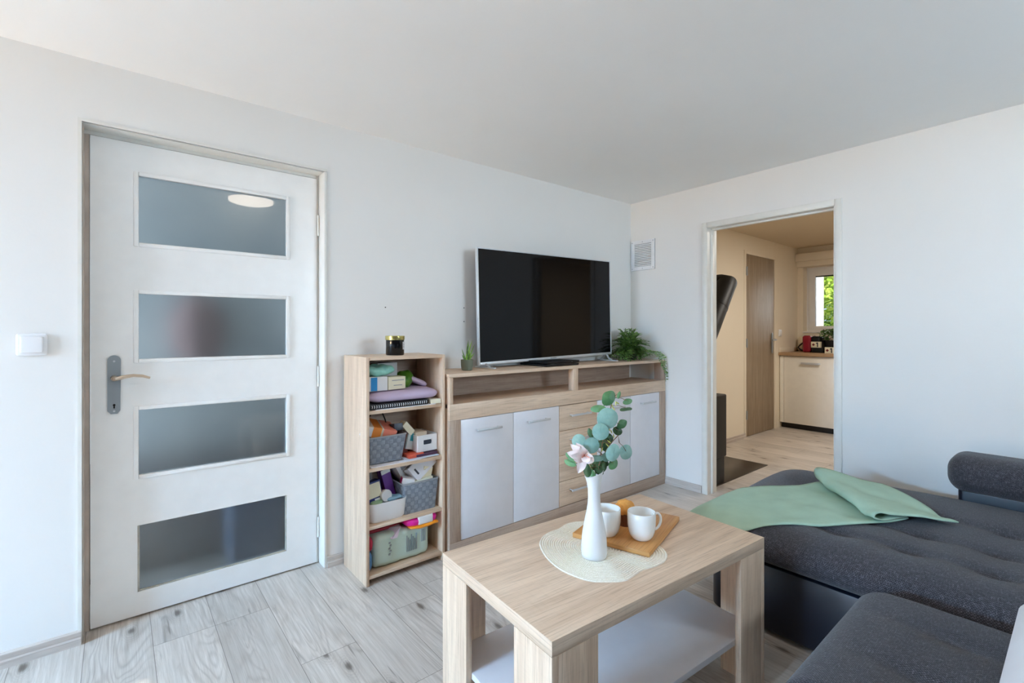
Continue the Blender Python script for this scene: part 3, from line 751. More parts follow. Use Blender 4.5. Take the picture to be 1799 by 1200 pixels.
T('leaflet', MB().add(lp + [p + Vector((0, -.0006, -.001)) for p in lp], [(0, 1, 2, 3, 4), (9, 8, 7, 6, 5)] + [(k, (k + 1) % 5, 5 + (k + 1) % 5, 5 + k) for k in range(5)]), G('lilac_paper', (206, 190, 204), .7), 'pinkish leaflet hanging over the front of the mint pack', 'leaflet', smooth=0)
T('red_folder', MB().rbox((1.02, 2.30, z + .170), (.21, .13, .016), (.01, .01, .006), k=2), G('dark_red_film', (150, 26, 44), .4), 'dark red folder lying on the mint pack', 'folder')
T('dark_folder', MB().rbox((1.13, 2.33, z + .176), (.16, .10, .022), (.01, .01, .008), k=2), G('black_print_film', (48, 40, 44), .4), 'dark folder lying on the mint pack behind the leaflet', 'folder')
T('red_pouch', lump((.925, 2.235, z + .135), (.035, .12, .07), (.016, .03, .03), .004, 31), G('crimson_film', (176, 16, 56), .3), 'crimson pouch squeezed at the left of the mint pack', 'pouch')
T('blue_bag', lump((.924, 2.225, z + .052), (.033, .11, .095), (.015, .03, .04), .006, 33), leafmat('blue_film', (30, 72, 130), (90, 150, 196), .3, 60), 'crumpled blue plastic bag at the left of the mint pack', 'bag')
wp = E('wipes_packet', 'bright magenta and orange packet on the right of the mint pack', 'packet', (1.200, 2.225, z + .190), rz=.0)
P('wrapper', lump((0, 0, .0), (.185, .13, .052), (.04, .04, .024), .004, 41), G('hot_pink_film', (226, 20, 150), .3), wp)
P('white_label', MB().rbox((.012, -.052, .004), (.085, .032, .047), (.006, .01, .012), k=3), M['card'], wp)
P('orange_base', lump((.01, -.035, -.026), (.16, .075, .018), (.03, .02, .008), .003, 43), G('orange_film', (240, 150, 30), .3), wp)
tp = E('toothpaste_tube_box', 'narrow green and blue box lying on the magenta packet', 'box', (1.205, 2.225, z + .222))
P('box_body', MB().box(-.065, .065, -.018, .018, -.004, .010, .002), G('emerald_card', (20, 118, 76), .4), tp)
P('blue_panel', MB().box(-.035, .035, -.0185, -.017, -.0035, .0095), G('azure_card', (40, 120, 190), .4), tp)

# candle on the bookcase
cd = E('candle_jar', 'black glass candle jar with a gold lid on top of the bookcase', 'candle', (1.098, 2.275, BH))
P('glass_jar', MB().lathe([(.043, 0), (.046, .004), (.046, .082), (.044, .084)], n=36), M['blackgloss'], cd)
P('lid', MB().lathe([(.0485, .078), (.049, .080), (.049, .097), (.047, .099), (.0, .099)], n=36, cap1=False), plain('gold_metal', (206, 190, 120), .25, .9), cd)
mb = MB(); rows = []
for zz_ in (.030, .068): rows.append([Vector((.0463 * math.cos(a), .0463 * math.sin(a), zz_)) for a in [-1.05 + q * .1 for q in range(10)]])
mb.grid(rows); P('paper_label', mb, M['card'], cd)
mb = MB(); rows = []
for k in range(4):
    rows = [[Vector((.0466 * math.cos(a), .0466 * math.sin(a), zz_)) for a in [-.95 + q * .1 for q in range(6)]] for zz_ in (.036 + k * .008, .039 + k * .008)]
    mb.grid(rows)
P('label_print', mb, dark_ink, cd)

# ------------------------------------------------------------------ television
TW, THT = 1.248, .712
tv = E('television', 'large flat television with a thin silver frame on the sideboard', 'television', (1.676, 2.350, .990), rot=(0, -math.radians(1.35), math.radians(-0.1)))
b = .011
mb = MB()
mb.box(0, b, -.006, .012, 0, THT, .002).box(TW - b, TW, -.006, .012, 0, THT, .002).box(b, TW - b, -.0058, .012, THT - .007, THT, .002).box(b, TW - b, -.0058, .012, 0, .018, .002)
P('bezel', mb, M['silver'], tv)
P('screen', MB().box(b - .001, TW - b + .001, -.003, .010, .017, THT - .006), M['screen'], tv, smooth=0)
P('back_cover', MB().rbox((TW / 2, .038, THT / 2), (TW - .16, .055, THT - .12), (.03, .02, .03), step=.3), M['black'], tv)
P('maker_plate', MB().box(TW / 2 - .028, TW / 2 + .028, -.0068, -.005, .006, .012), M['greymetal'], tv)
for fx, s in ((.045, -1), (TW - .06, 1)):
    base = .972 - .990 - (fx * math.sin(math.radians(1.35)))
    mb = MB()
    mb.box(fx - .011, fx + .011, -.105, .085, base + .0005, base + .009, .002)
    mb.tube([(fx - .0, -.055, base + .008), (fx + .004, -.02, base + .02), (fx + .012, .008, .006)], [.007, .007, .008], 8)
    mb.tube([(fx - .0, .06, base + .008), (fx + .004, .04, base + .02), (fx + .012, .012, .006)], [.007, .007, .008], 8)
    P('foot', mb, M['silver'], tv)
# black console under the television
cs = E('games_console', 'slim black two-layer console lying under the television', 'console', (2.222, 2.30, .972))
sh = lambda p: Vector((p.x + (.012 if p.y < -.08 else 0) * 0, p.y - (p.z - .016) * .35 * (1 if p.y < 0 else 0), p.z))
P('lower_shell', MB().rbox((0, 0, .008), (.296, .265, .015), (.006, .006, .004), step=.3, k=2, fn=sh), M['black'], cs)
P('upper_shell', MB().rbox((0, .003, .026), (.296, .265, .016), (.006, .006, .004), step=.3, k=2, fn=sh), M['black'], cs)
P('drive_slot', MB().box(-.12, .10, -.128, -.10, .0155, .018), M['blackgloss'], cs)
P('power_button', MB().box(.07, .078, -.1335, -.128, .0245, .0275), M['greymetal'], cs)

# ------------------------------------------------------------------ plants on the sideboard
def blade(mb, base, tip, w, bend=0.0, n=6, th=.25, side=None):
    base, tip = Vector(base), Vector(tip); d = (tip - base).normalized()
    sd = (side or d.cross(Vector((0, 1, .15)))).normalized(); up = sd.cross(d).normalized(); L = (tip - base).length
    rows = []
    for i in range(n + 1):
        t = i / n; c = base + (tip - base) * t + up * bend * math.sin(t * PI) * L
        ww = w * (1 - t) ** .6 * (0.75 + .6 * t if t < .4 else .99); ww = max(ww, .0004)
        rows.append([c - sd * ww, c - up * ww * th, c + sd * ww, c + up * ww * th * .3])
    mb.grid(rows, closed=True)
pot = E('potted_aloe', 'small spiky succulent in a grey green pot at the left end of the sideboard', 'plant', (1.549, 2.285, .972))
P('pot', MB().lathe([(.026, 0), (.031, .004), (.0345, .03), (.0352, .062), (.0325, .062), (.031, .054)], n=32), plain('grey_green_ceramic', (112, 120, 104), .6), pot)
P('soil', MB().lathe([(.031, .052), (.0, .056)], n=20, cap1=False), plain('dark_soil', (50, 38, 28), .9, var=.4), pot)
mb = MB(); k = 0.0031
for (dx_, dz_), w_, dy_ in (((2.2, 37), .0095, -.005), ((14, 36), .008, .012), ((15, 29), .006, -.012), ((-12, 21), .006, -.004), ((16, 13), .007, -.006), ((15, 9), .007, .012), ((-9, 10), .006, .01), ((-4, 12), .009, -.012), ((4, 14), .009, -.014), ((9, 30), .006, .02)):
    blade(mb, (dx_ * k * .18, dy_ * .4, .052), (dx_ * k, dy_, .06 + dz_ * k), w_, .05)
P('leaves', mb, leafmat('aloe_green', (54, 84, 26), (140, 186, 62), .4, 60), pot)

fern = E('potted_fern', 'bushy green trailing plant at the right end of the sideboard', 'plant', (3.085, 2.30, .972))
P('pot', MB().lathe([(.045, 0), (.055, .01), (.065, .075), (.06, .075), (.055, .06)], n=28), plain('dark_pot', (34, 32, 30), .5), fern)
stm = MB(); lf = MB(); rf = random.Random(11)
def leaf2(mb, c, d, up, L, w):
    d = d.normalized(); s = d.cross(up).normalized() if d.cross(up).length > 1e-4 else d.orthogonal().normalized(); nn = s.cross(d)
    mb.add([c, c + d * L * .45 + s * w + nn * w * .2, c + d * L, c + d * L * .45 - s * w + nn * w * .2, c + d * L * .5 - nn * w * .15], [(0, 1, 4), (1, 2, 4), (2, 3, 4), (3, 0, 4)])
for i in range(150):
    a = rf.uniform(0, 2 * PI); el = rf.uniform(.1, 1.35); L = rf.uniform(.10, .20)
    rad = math.cos(el) * L; hgt = math.sin(el) * L
    out = Vector((math.cos(a), math.sin(a), 0))
    tip = out * rad * 1.0 + Vector((0, 0, .06 + hgt * .98 - (rad ** 2) * 2.2))
    tip.y = min(tip.y, .115); tip.x = min(tip.x, .20)
    tip.z = max(tip.z, .015)
    p0 = out * .02 + Vector((0, 0, .065)); p1 = out * rad * .45 + Vector((0, 0, .07 + hgt * .78)); p1.y = min(p1.y, .1); p1.x = min(p1.x, .19)
    pts = [p0 * (1 - t) ** 2 + p1 * 2 * t * (1 - t) + tip * t * t for t in [q / 8 for q in range(9)]]
    stm.tube(pts, .0012, 4)
    for q in range(2, 9):
        d = (pts[q] - pts[q - 1]).normalized(); sd = d.cross(Vector((0, 0, 1)))
        sd = sd.normalized() if sd.length > 1e-3 else Vector((1, 0, 0))
        for sgn in (-1, 1):
            dr = d * .7 + sd * sgn * .8 + Vector((rf.uniform(-.3, .3), rf.uniform(-.3, .3), rf.uniform(-.2, .3)))
            leaf2(lf, pts[q], dr, Vector((0, 0, 1)), rf.uniform(.024, .038), rf.uniform(.006, .0095))
    leaf2(lf, pts[-1], pts[-1] - pts[-2], Vector((0, 0, 1)), .03, .005)
for i in range(60):
    a = rf.uniform(PI * .85, PI * 2.1); L = rf.uniform(.09, .165); out = Vector((math.cos(a), math.sin(a) * .62, 0))
    tip = out * L + Vector((0, 0, rf.uniform(.012, .075))); p0 = out * .03 + Vector((0, 0, .075)); p1 = out * L * .7 + Vector((0, 0, .10))
    pts = [p0 * (1 - t) ** 2 + p1 * 2 * t * (1 - t) + tip * t * t for t in [q / 6 for q in range(7)]]
    stm.tube(pts, .0012, 4)
    for q in range(1, 7):
        d = (pts[q] - pts[q - 1]).normalized(); sd_ = d.cross(Vector((0, 0, 1))); sd_ = sd_.normalized() if sd_.length > 1e-3 else Vector((1, 0, 0))
        for sgn in (-1, 1): leaf2(lf, pts[q], d * .7 + sd_ * sgn * .8 + Vector((0, 0, rf.uniform(-.2, .3))), Vector((0, 0, 1)), rf.uniform(.022, .034), rf.uniform(.006, .009))
for k_ in range(5):     # strands spilling over the right front corner
    x = .12 + .022 * k_; pts = [Vector((x * .5, -.06, .08)), Vector((x, -.13, .06)), Vector((x + .02, -.172, .02)), Vector((x + .03, -.185, -.03 - .02 * k_)), Vector((x + .035, -.186, -.05 - .03 * k_))]
    pts = [Vector((min(p.x, .215), p.y, p.z)) for p in pts]
    stm.tube(pts, .0012, 4)
    for q in range(1, 5):
        for t in (0, .33, .66):
            c = pts[q - 1].lerp(pts[q], t)
            for sgn in (-1, 1): leaf2(lf, c, Vector((sgn * .8, -.4, rf.uniform(-.6, .2))), Vector((0, -1, .3)), .024, .005)
P('stems', stm, leafmat('fern_stem', (70, 84, 40), (96, 110, 56)), fern)
P('leaves', lf, leafmat('fern_green', (50, 84, 36), (138, 178, 92), .5, 25), fern)
# ------------------------------------------------------------------ coffee table
TR = math.radians(-4.06); TX, TY, TZ = 1.223, .990, .51
ct = E('coffee_table', 'oak coffee table with L shaped legs and a white lower shelf', 'table', (TX, TY, 0), rz=TR)
hl, hw = .463, .262
P('table_top', MB().box(-hl, hl, -hw, hw, TZ - .036, TZ, .0012), M['oak'], ct)
for sx in (-1, 1):
    for sy in (-1, 1):
        mb = MB(); L, th = .145, .019
        x0, x1 = sorted((sx * hl, sx * (hl - th))); y0, y1 = sorted((sy * hw, sy * (hw - L)))
        mb.box(x0, x1, y0, y1, 0, TZ - .0365, .001)
        x0, x1 = sorted((sx * (hl - th), sx * (hl - L))); y0, y1 = sorted((sy * hw, sy * (hw - th)))
        mb.box(x0, x1, y0, y1, 0, TZ - .0365, .001)
        P('leg', mb, M['oak'], ct, 'z')
P('lower_shelf', MB().box(-hl + .0195, hl - .0195, -hw + .0195, hw - .0195, .193, .212, .001), M['white'], ct, label='white lower shelf')

# placemat: coiled blob
ctrl = [(1.037, 1.117), (.998, 1.04), (.983, .961), (.998, .885), (1.03, .848), (1.075, .818), (1.115, .817), (1.165, .822), (1.215, .810), (1.265, .812), (1.315, .840), (1.345, .902), (1.36, .98), (1.352, 1.06), (1.325, 1.13), (1.285, 1.175), (1.235, 1.19), (1.18, 1.178), (1.13, 1.178), (1.08, 1.16)]
def closed_spline(pts, n):
    out = []; k = len(pts)
    for i in range(k):
        p0, p1, p2, p3 = [Vector(pts[(i + q) % k]) for q in (-1, 0, 1, 2)]
        for j in range(n):
            t = j / n; out.append(.5 * ((2 * p1) + (p2 - p0) * t + (2 * p0 - 5 * p1 + 4 * p2 - p3) * t * t + (3 * p1 - p0 - 3 * p2 + p3) * t ** 3))
    return out
outl = closed_spline(ctrl, 4); cc = Vector((1.165, 1.0))
rows = []
NR = 25
rows.append([Vector((p.x, p.y, TZ + .0002)) for p in outl])
for i in range(NR):
    for f, h in ((0.0, .0004), (.22, .0036), (.72, .0036), (.93, .0004)):
        s = 1 - (i + f) / NR
        rows.append([Vector((cc.x + (p.x - cc.x) * s, cc.y + (p.y - cc.y) * s, TZ + h)) for p in outl])
rows.append([Vector((cc.x, cc.y, TZ + .003))] * len(outl))
t = NT('coiled_cord'); o_ = t.n('ShaderNodeNewGeometry').outputs['Position']
t.l(t.ramp(t.noise(o_, 420.0, 2.0), [(0.35, col(228, 219, 202)), (0.65, col(246, 241, 230))]), t.b.inputs['Base Color']); t.set(Roughness=.8); t.bump(t.noise(o_, 500.0, 2.0), .4, .001)
T('placemat', MB().grid(rows, closed=True), t.m, 'cream coiled blob shaped placemat on the coffee table', 'placemat', smooth=60)
ZM = TZ + .0037
# tray
tc = Vector((1.365, 1.022)); ta = math.radians(16.6); ZT = ZM + .0155
tray = E('serving_board', 'bamboo serving board under the two mugs', 'board', (tc.x, tc.y, ZM), rz=ta)
P('board', MB().box(-.170, .170, -.129, .129, 0, .0155, .002), M['bamboo'], tray)

def mug(name, c, label, ribs, handle_ang, r=.0445, h=.088):
    e = E(name, label, 'mug', c, group='white mugs on the board')
    prof = [(.020, 0), (.026, .0008), (.030, .004), (.037, .014), (.0415, .028), (.0438, .045), (r, .065), (r, h - .002), (r - .0012, h), (r - .0028, h - .001), (r - .003, .05), (r - .008, .02), (.02, .008), (0, .007)]
    n = 96 if ribs else 40
    mb = MB(); vs = []
    for k, (rr, z) in enumerate(prof):
        for i in range(n):
            a = 2 * PI * i / n; q = rr
            if ribs and 3 <= k <= 6 and i % 3 == 0: q = rr - .0007
            vs.append(Vector((q * math.cos(a), q * math.sin(a), z)))
    fs = [(k * n + i, k * n + (i + 1) % n, (k + 1) * n + (i + 1) % n, (k + 1) * n + i) for k in range(len(prof) - 1) for i in range(n)]
    fs.append(tuple(range(n - 1, -1, -1))); mb.add(vs, fs)
    P('cup', mb, M['ceramic'], e, smooth=50)
    ca, sa = math.cos(handle_ang), math.sin(handle_ang)
    pts = [(r - .004, .074), (r + .010, .078), (r + .020, .070), (r + .023, .055), (r + .018, .038), (r + .006, .027), (r - .006, .026)]
    P('handle', MB().tube([(ca * a, sa * a, z) for a, z in closed_open(pts)], .0042, 10), M['ceramic'], e)
    return e
def closed_open(pts, n=4):
    k = len(pts); out = []
    for i in range(k - 1):
        p0, p1, p2, p3 = [Vector(pts[min(max(i + q, 0), k - 1)]) for q in (-1, 0, 1, 2)]
        for j in range(n):
            t = j / n; out.append(tuple(.5 * ((2 * p1) + (p2 - p0) * t + (2 * p0 - 5 * p1 + 4 * p2 - p3) * t * t + (3 * p1 - p0 - 3 * p2 + p3) * t ** 3)))
    out.append(tuple(pts[-1])); return out
mug('mug', (1.305, .925, ZT), 'smooth white mug with its handle showing at the right of the board', False, math.radians(-28))
mug('mug', (1.243, 1.016, ZT), 'ribbed white mug half hidden behind the vase', True, math.radians(160))
mf = E('muffin', 'golden muffin in a brown wrapper between the two mugs', 'muffin', (1.354, 1.027, ZT))
mb = MB(); n = 48; vs = []
for z, r0 in ((0, .022), (.045, .030)):
    for i in range(n): a = 2 * PI * i / n; q = r0 - (.0015 if i % 2 else 0); vs.append(Vector((q * math.cos(a), q * math.sin(a), z)))
mb.add(vs, [(i, (i + 1) % n, n + (i + 1) % n, n + i) for i in range(n)] + [tuple(range(n - 1, -1, -1))])
P('wrapper', mb, plain('brown_wrapper', (112, 62, 32), .7, var=.2), mf)
rr = random.Random(5)
prof = [(.0295, .044), (.0335, .050), (.0335, .058), (.030, .070), (.022, .079), (.011, .084), (0, .085)]
mt = MB().lathe([(a, b) for a, b in [(.0285, .042), (.0315, .046), (.034, .052), (.0342, .058), (.0325, .066), (.028, .074), (.021, .080), (.012, .0835), (.004, .085), (0, .0852)]], n=40, cap1=False)
for v in mt.v:
    k = 1 + .045 * math.sin(v.x * 240 + 1) * math.sin(v.y * 210 + 2) + .03 * math.sin(v.x * 520 + v.z * 380) + .02 * math.sin(v.y * 610 - v.z * 300)
    v.x *= k; v.y *= k; v.z = .042 + (v.z - .042) * (1 + (k - 1) * .8)
P('muffin_top', mt, plain('golden_crust', (226, 158, 76), .7, var=.3, bump=.9, bscale=260), mf, smooth=60)

# vase
vx, vy = 1.119, .964
VB = ZM + .0003
prof = [(.0335, 0), (.0365, .0015), (.0385, .012), (.0388, .03), (.0375, .055), (.0345, .08), (.0295, .107), (.0235, .135), (.0195, .160), (.0182, .182), (.0190, .205), (.0215, .225), (.0255, .243), (.0285, .252), (.0268, .2525), (.022, .238), (.017, .215), (.0155, .18), (.02, .13), (.0, .11)]
def vshear(p):
    k = max(0.0, (p.z - .20) / .05)
    return Vector((p.x, p.y, p.z + k * (p.x * RT[0] + p.y * RT[1]) * .34))
T('vase', MB().lathe(prof, (vx, vy, VB), n=48, cap1=False, shear=vshear), M['vase'], 'slim white bottle vase with a slanted lip on the placemat', 'vase', smooth=60)

# sprigs in the vase: positions read from the photograph around the vase's own distance
VD = vx * FW[0] + vy * FW[1]
def fp(u, v, dd=0.0): return atd(u, v, VD + dd)
right_ = Vector((RT[0], RT[1], 0)); up_ = Vector((0, 0, 1)); fwd_ = Vector((FW[0], FW[1], 0))
def disk_leaf(mb, c, rw, rh, ang, yaw, pitch, dome=.25, pointy=0.0):
    """round leaf: long axis at ang (0 = up) in its own plane, tilted away from the viewer by yaw / pitch"""
    nrm = (-fwd_ * math.cos(yaw) * math.cos(pitch) + right_ * math.sin(yaw) + up_ * math.sin(pitch)).normalized()
    ux = up_.cross(nrm); ux = ux.normalized() if ux.length > .1 else right_.copy(); ux = -ux if ux.dot(right_) < 0 else ux
    uy = nrm.cross(ux); uy = -uy if uy.dot(up_) < 0 else uy
    lx = ux * math.cos(ang) - uy * math.sin(ang); ly = ux * math.sin(ang) + uy * math.cos(ang)
    rings = []
    for k in range(5):
        s = k / 4; row = []
        for i in range(20):
            a = 2 * PI * i / 20; x, y = math.cos(a) * rw, math.sin(a) * rh
            if pointy: x *= 1 - pointy * max(0, math.sin(a)) ** 2
            p = c + lx * x * s + ly * y * s + nrm * (-dome * (rw + rh) / 2 * s * s + .06 * rw * s * math.sin(3 * a))
            row.append(p - nrm * (.0 if abs(x) > .1 * rw else .0))
        rings.append(row)
    mb.grid(rings, closed=True)
    vein = [c - ly * rh * .9 + nrm * (-dome * (rw + rh) / 2 * .8 + .0004), c + nrm * .0005, c + ly * rh * .8 + nrm * (-dome * (rw + rh) / 2 * .62 + .0004)]
    mb.tube(vein, .0005, 4)
px = VD / F
teal = leafmat('eucalyptus_teal', (100, 142, 132), (152, 188, 178), .6, 30)
grn = leafmat('leaf_mid_green', (52, 104, 62), (104, 150, 100), .5, 40)
dk = leafmat('leaf_dark_green', (38, 66, 40), (80, 112, 70), .5, 40)
big = [  # u, v, rw, rh (px), angle, yaw, pitch, depth
    (1068.5, 735, 19, 18, .2, .1, .15, -.035, 't'), (1055, 758.5, 14.5, 14.5, -.1, -.2, .1, -.045, 't'), (1016, 774, 12.5, 11, .6, -.3, .2, -.005, 't'), (1039, 783, 14, 13.5, 0, -.1, .1, -.04, 't'),
    (1078, 796, 12.5, 15.5, -.35, .15, .0, -.04, 't'), (1101, 794.5, 13.5, 13, .9, .35, .1, .01, 't'), (1045, 804, 16, 7, .05, 0, .8, -.035, 't'), (1066, 803, 9, 8, .2, .1, .2, -.01, 't'),
    (1051, 717, 13.5, 7.5, .1, -.2, .6, -.02, 'g'), (1070, 699, 15.5, 11.5, .75, .2, .2, -.01, 'g'), (1088, 694, 3.5, 7, -.3, .3, 0, .0, 'g'), (1103.5, 705, 11, 5.5, .15, .4, .4, .02, 'g'), (1100.5, 717.5, 15, 4.5, .03, .3, 1.0, .02, 'd'),
    (1094, 745, 11.5, 8, .3, .4, .1, .02, 'g'), (1086, 757, 10, 8, -.5, .3, .1, .025, 'd'), (1078, 815.5, 11, 8, .6, .3, .3, .0, 'g'), (1058, 821.5, 11, 7.5, .7, .1, .4, .0, 'd'),
    (1031, 826, 7, 13, .15, -.3, .0, -.02, 'd'), (1056, 779, 8, 9, .2, -.1, .1, .02, 'd'), (1037, 761, 5, 9, .3, -.2, .1, .015, 'd'), (1003, 803, 13, 6, -.45, -.5, .3, .01, 'g'), (1001, 813, 12, 6, -.2, -.5, .3, .015, 'g'), (1046, 817, 10, 7, .9, -.2, .5, .0, 'd'), (1053, 828, 9, 6, -.5, .2, .4, -.01, 'd'), (1041, 833, 5, 9, .4, -.2, .2, -.02, 'g'), (1050, 811, 8, 6, .3, .1, .7, .01, 'd'), (1063, 812, 9, 6, -.6, .3, .5, .02, 'd'), (1048, 768, 11, 8, .3, -.1, .2, .02, 't'), (1064, 782, 8, 12, .1, .1, .1, .02, 'd'), (1071, 771, 8, 10, .1, .2, .1, .03, 'd')]
sprigs = [('eucalyptus_sprig', 'tall eucalyptus sprig rising from the vase to the highest leaf', [(1050, 840), (1053, 815), (1058, 780), (1066, 745), (1074, 712), (1078, 698)], lambda u, v: v < 768 or u < 1000),
          ('eucalyptus_sprig', 'shorter eucalyptus sprig of round leaves spreading just above the vase', [(1046, 840), (1050, 820), (1060, 800), (1072, 780), (1086, 765), (1088, 778)], lambda u, v: v >= 768)]
mouth = Vector((vx, vy, 0))
for nm, lb, path, test in sprigs:
    e = E(nm, lb, 'leaf sprig', (vx, vy, VB + .14))
    off = Vector((vx, vy, VB + .14))
    pts = [Vector((vx, vy, VB + .145)) , Vector((vx, vy, VB + .24))] + [fp(u, v, .0) for u, v in path[1:]]
    stm = MB().tube([p - off for p in pts], [.0022] * 2 + [.0016] * (len(pts) - 2), 6)
    mbs = {'t': MB(), 'g': MB(), 'd': MB()}
    for (u, v, rw, rh, an, yw, pt, dd, kd) in big:
        if test(u, v):
            c = fp(u, v, dd) - off
            disk_leaf(mbs[kd], c, rw * px, rh * px, -an, yw, pt, .22, .35 if kd != 't' else .1)
            q = min((p - off for p in pts[1:]), key=lambda p: (p - c).length)
            stm.tube([q, q.lerp(c, .5) + Vector((0, 0, .004)), c + fwd_ * .002], .0009, 5)
    P('stem', stm, leafmat('sprig_stem', (110, 84, 60), (140, 110, 76)), e)
    for kd, nmz, mm in (('t', 'round_leaves', teal), ('g', 'green_leaves', grn), ('d', 'dark_leaves', dk)):
        if mbs[kd].v: P(nmz, mbs[kd], mm, e, smooth=60)
    bd = MB(); rb = random.Random(3)
    for bu, bv in (((1076, 714), (1082, 709), (1085, 708), (1078, 718)) if 'tall' in lb else ((1074, 758), (1078, 766), (1070, 776), (1067, 782), (1058, 790), (1070, 754))):
        a = fp(bu, bv, -.03) - off; d = Vector((rb.uniform(-.5, .5), rb.uniform(-.5, .5), rb.uniform(.3, 1))).normalized()
        bd.tube([a - d * .006, a, a + d * .007], [.0012, .0022, .0006], 6)
    P('buds', bd, leafmat('yellow_green_buds', (150, 150, 62), (200, 196, 100)), e)
lily = E('lily_stem', 'pale pink artificial lily leaning left out of the vase', 'flower', (vx, vy, VB + .14)); off = Vector((vx, vy, VB + .14))
lc = fp(1026, 799, -.045)
P('stem', MB().tube([Vector((vx, vy, VB + .145)) - off, Vector((vx, vy, VB + .243)) - off, fp(1040, 822, -.005) - off, fp(1032, 806, -.035) - off, lc - off], .002, 6), leafmat('sprig_stem2', (90, 110, 60), (120, 140, 80)), lily)
ptl = MB()
for (u, v, w_, dd) in ((1002, 780, 6.5, -.05), (996, 795, 8, -.06), (1012, 778, 7.5, -.035), (1015, 831, 7.5, -.06), (1043, 811, 8, -.06), (1020, 783, 6.5, -.075), (1031, 812, 7, -.085), (1008, 808, 7.5, -.075), (1034, 790, 6, -.03), (1003, 800, 6, -.08)):
    tip = fp(u, v, dd); base = lc; d = (tip - base); L = d.length; d.normalize(); s = d.cross(fwd_).normalized(); up2 = s.cross(d)
    rows = []
    for i in range(8):
        t_ = i / 7; c = base + (tip - base) * t_ - fwd_ * .012 * math.sin(t_ * PI) ; ww = w_ * px * (math.sin(min(1, t_ * .9 + .12) * PI) ** .7 + .05)
        rows.append([c - s * ww - fwd_ * .003 * t_, c - s * ww * .5, c + fwd_ * .002, c + s * ww * .5, c + s * ww - fwd_ * .003 * t_])
    ptl.grid([[p - off for p in r] for r in rows])
P('petals', ptl, leafmat('pale_pink_petal', (242, 222, 220), (250, 240, 238), .6, 30), lily, smooth=60)
mb = MB()
for k in range(6):
    a = k * 1.05; mb.tube([lc - off, lc - off - fwd_ * .02 + right_ * .006 * math.cos(a) + up_ * .006 * math.sin(a), lc - off - fwd_ * .03 + right_ * .010 * math.cos(a) + up_ * .010 * math.sin(a)], [.0008, .0008, .0016], 5)
P('stamens', mb, plain('coral_stamen', (232, 160, 140), .6), lily)

# ------------------------------------------------------------------ corner sofa
sofa = E('corner_sofa', 'charcoal woven corner sofa on a dark leather base', 'sofa', (2.4, .3, 0)); so = Vector((2.4, .3, 0))
CX0, CX1, CY0, CY1, CZ0, CZ1 = 1.885, 3.06, -1.15, 1.15, .285, .432
def tuft_field(x, y, rows, ys, depth, puffh):
    z = 0.0
    for rx_ in rows:
        d = abs(x - rx_)
        fade = min(1, max(0, (1.0 - y) / .25))
        wob = .55 + .45 * math.cos((y - ys[0]) * 2 * PI / ys[1])
        z -= depth * fade * (math.exp(-(d / .028) ** 2) * (.5 + .5 * wob ** 3) + .5 * math.exp(-(d / .075) ** 2) * wob)
    return z
def ch_top(p):
    z = tuft_field(p.x, p.y, (2.135, 2.36, 2.61), (.41, .21), .021, 0)
    z += .006 * math.sin((p.x - 1.9) * 9) + .004 * math.sin(p.y * 5)
    return z
def ch_fn(p):
    k = max(0.0, min(1.0, (p.z - CZ0) / (CZ1 - CZ0)))
    q = Vector((p.x, p.y, p.z + ch_top(p) * k))
    if p.y < .5: q.x += .0
    return q
cb = MB().rbox(((CX0 + CX1) / 2, (CY0 + CY1) / 2, (CZ0 + CZ1) / 2), (CX1 - CX0, CY1 - CY0, CZ1 - CZ0), (.16, .16, .068), step=.02, k=8, fn=ch_fn)
for v in cb.v: v -= so
P('chaise_cushion', cb, M['fabric'], sofa, 'y', smooth=80)
mb = MB().rbox((2.46, -.04, .15), (.98, 2.20, .27), (.07, .07, .012), step=.4, k=5)
for v in mb.v: v -= so
P('chaise_base', mb, M['leather'], sofa, smooth=50)
def seat_fn(rows, ys, zt):
    def fn(p):
        k = max(0.0, min(1.0, (p.z - .285) / .14)); e = min(1, max(0, (.47 - p.y) / .16))
        return Vector((p.x, p.y, p.z + k * e * (tuft_field(p.x, p.y, rows, ys, .012, 0) + .008)))
    return fn
for x0, x1, rows in ((1.15, 1.795, (1.615, 1.38)), (.50, 1.142, (.95, .72)), (-.15, .492, (.3, .07))):  # last seat is out of view, added to keep bounce off the table side
    cbm = MB().rbox(((x0 + x1) / 2, -.065, .352), (x1 - x0, 1.05, .137), (.05, .085, .066), step=.022, k=7, fn=seat_fn(rows, (.22, .30), .42))
    for v in cbm.v: v -= so
    P('seat_cushion', cbm, M['fabric'], sofa, 'y', smooth=80)
mb = MB().rbox((.90, -.12, .15), (2.10, .98, .27), (.04, .04, .012), step=.5, k=4)
for v in mb.v: v -= so
P('seat_base', mb, M['leather'], sofa, smooth=50)
mb = MB().rbox((3.11, -.43, .385), (.30, 1.64, .19), (.02, .02, .01), step=.4, k=4)
for v in mb.v: v -= so
P('back_block', mb, M['leather'], sofa, smooth=50)
mb = MB().rbox((1.22, -.98, .38), (2.74, .26, .20), (.05, .05, .03), step=.4, k=4)
for v in mb.v: v -= so
P('back_block', mb, M['leather'], sofa, smooth=50)
for c, d in (((3.04, .075, .548), (.26, .71, .172)), ((3.04, -.68, .548), (.26, .71, .172)), ((1.6, -.93, .56), (.9, .22, .20)), ((.62, -.93, .56), (.9, .22, .20))):
    mb = MB().rbox(c, d, (.10, .065, .074), step=.04, k=9)
    for v in mb.v: v -= so
    P('headrest', mb, M['fabric'], sofa, 'y', smooth=80)

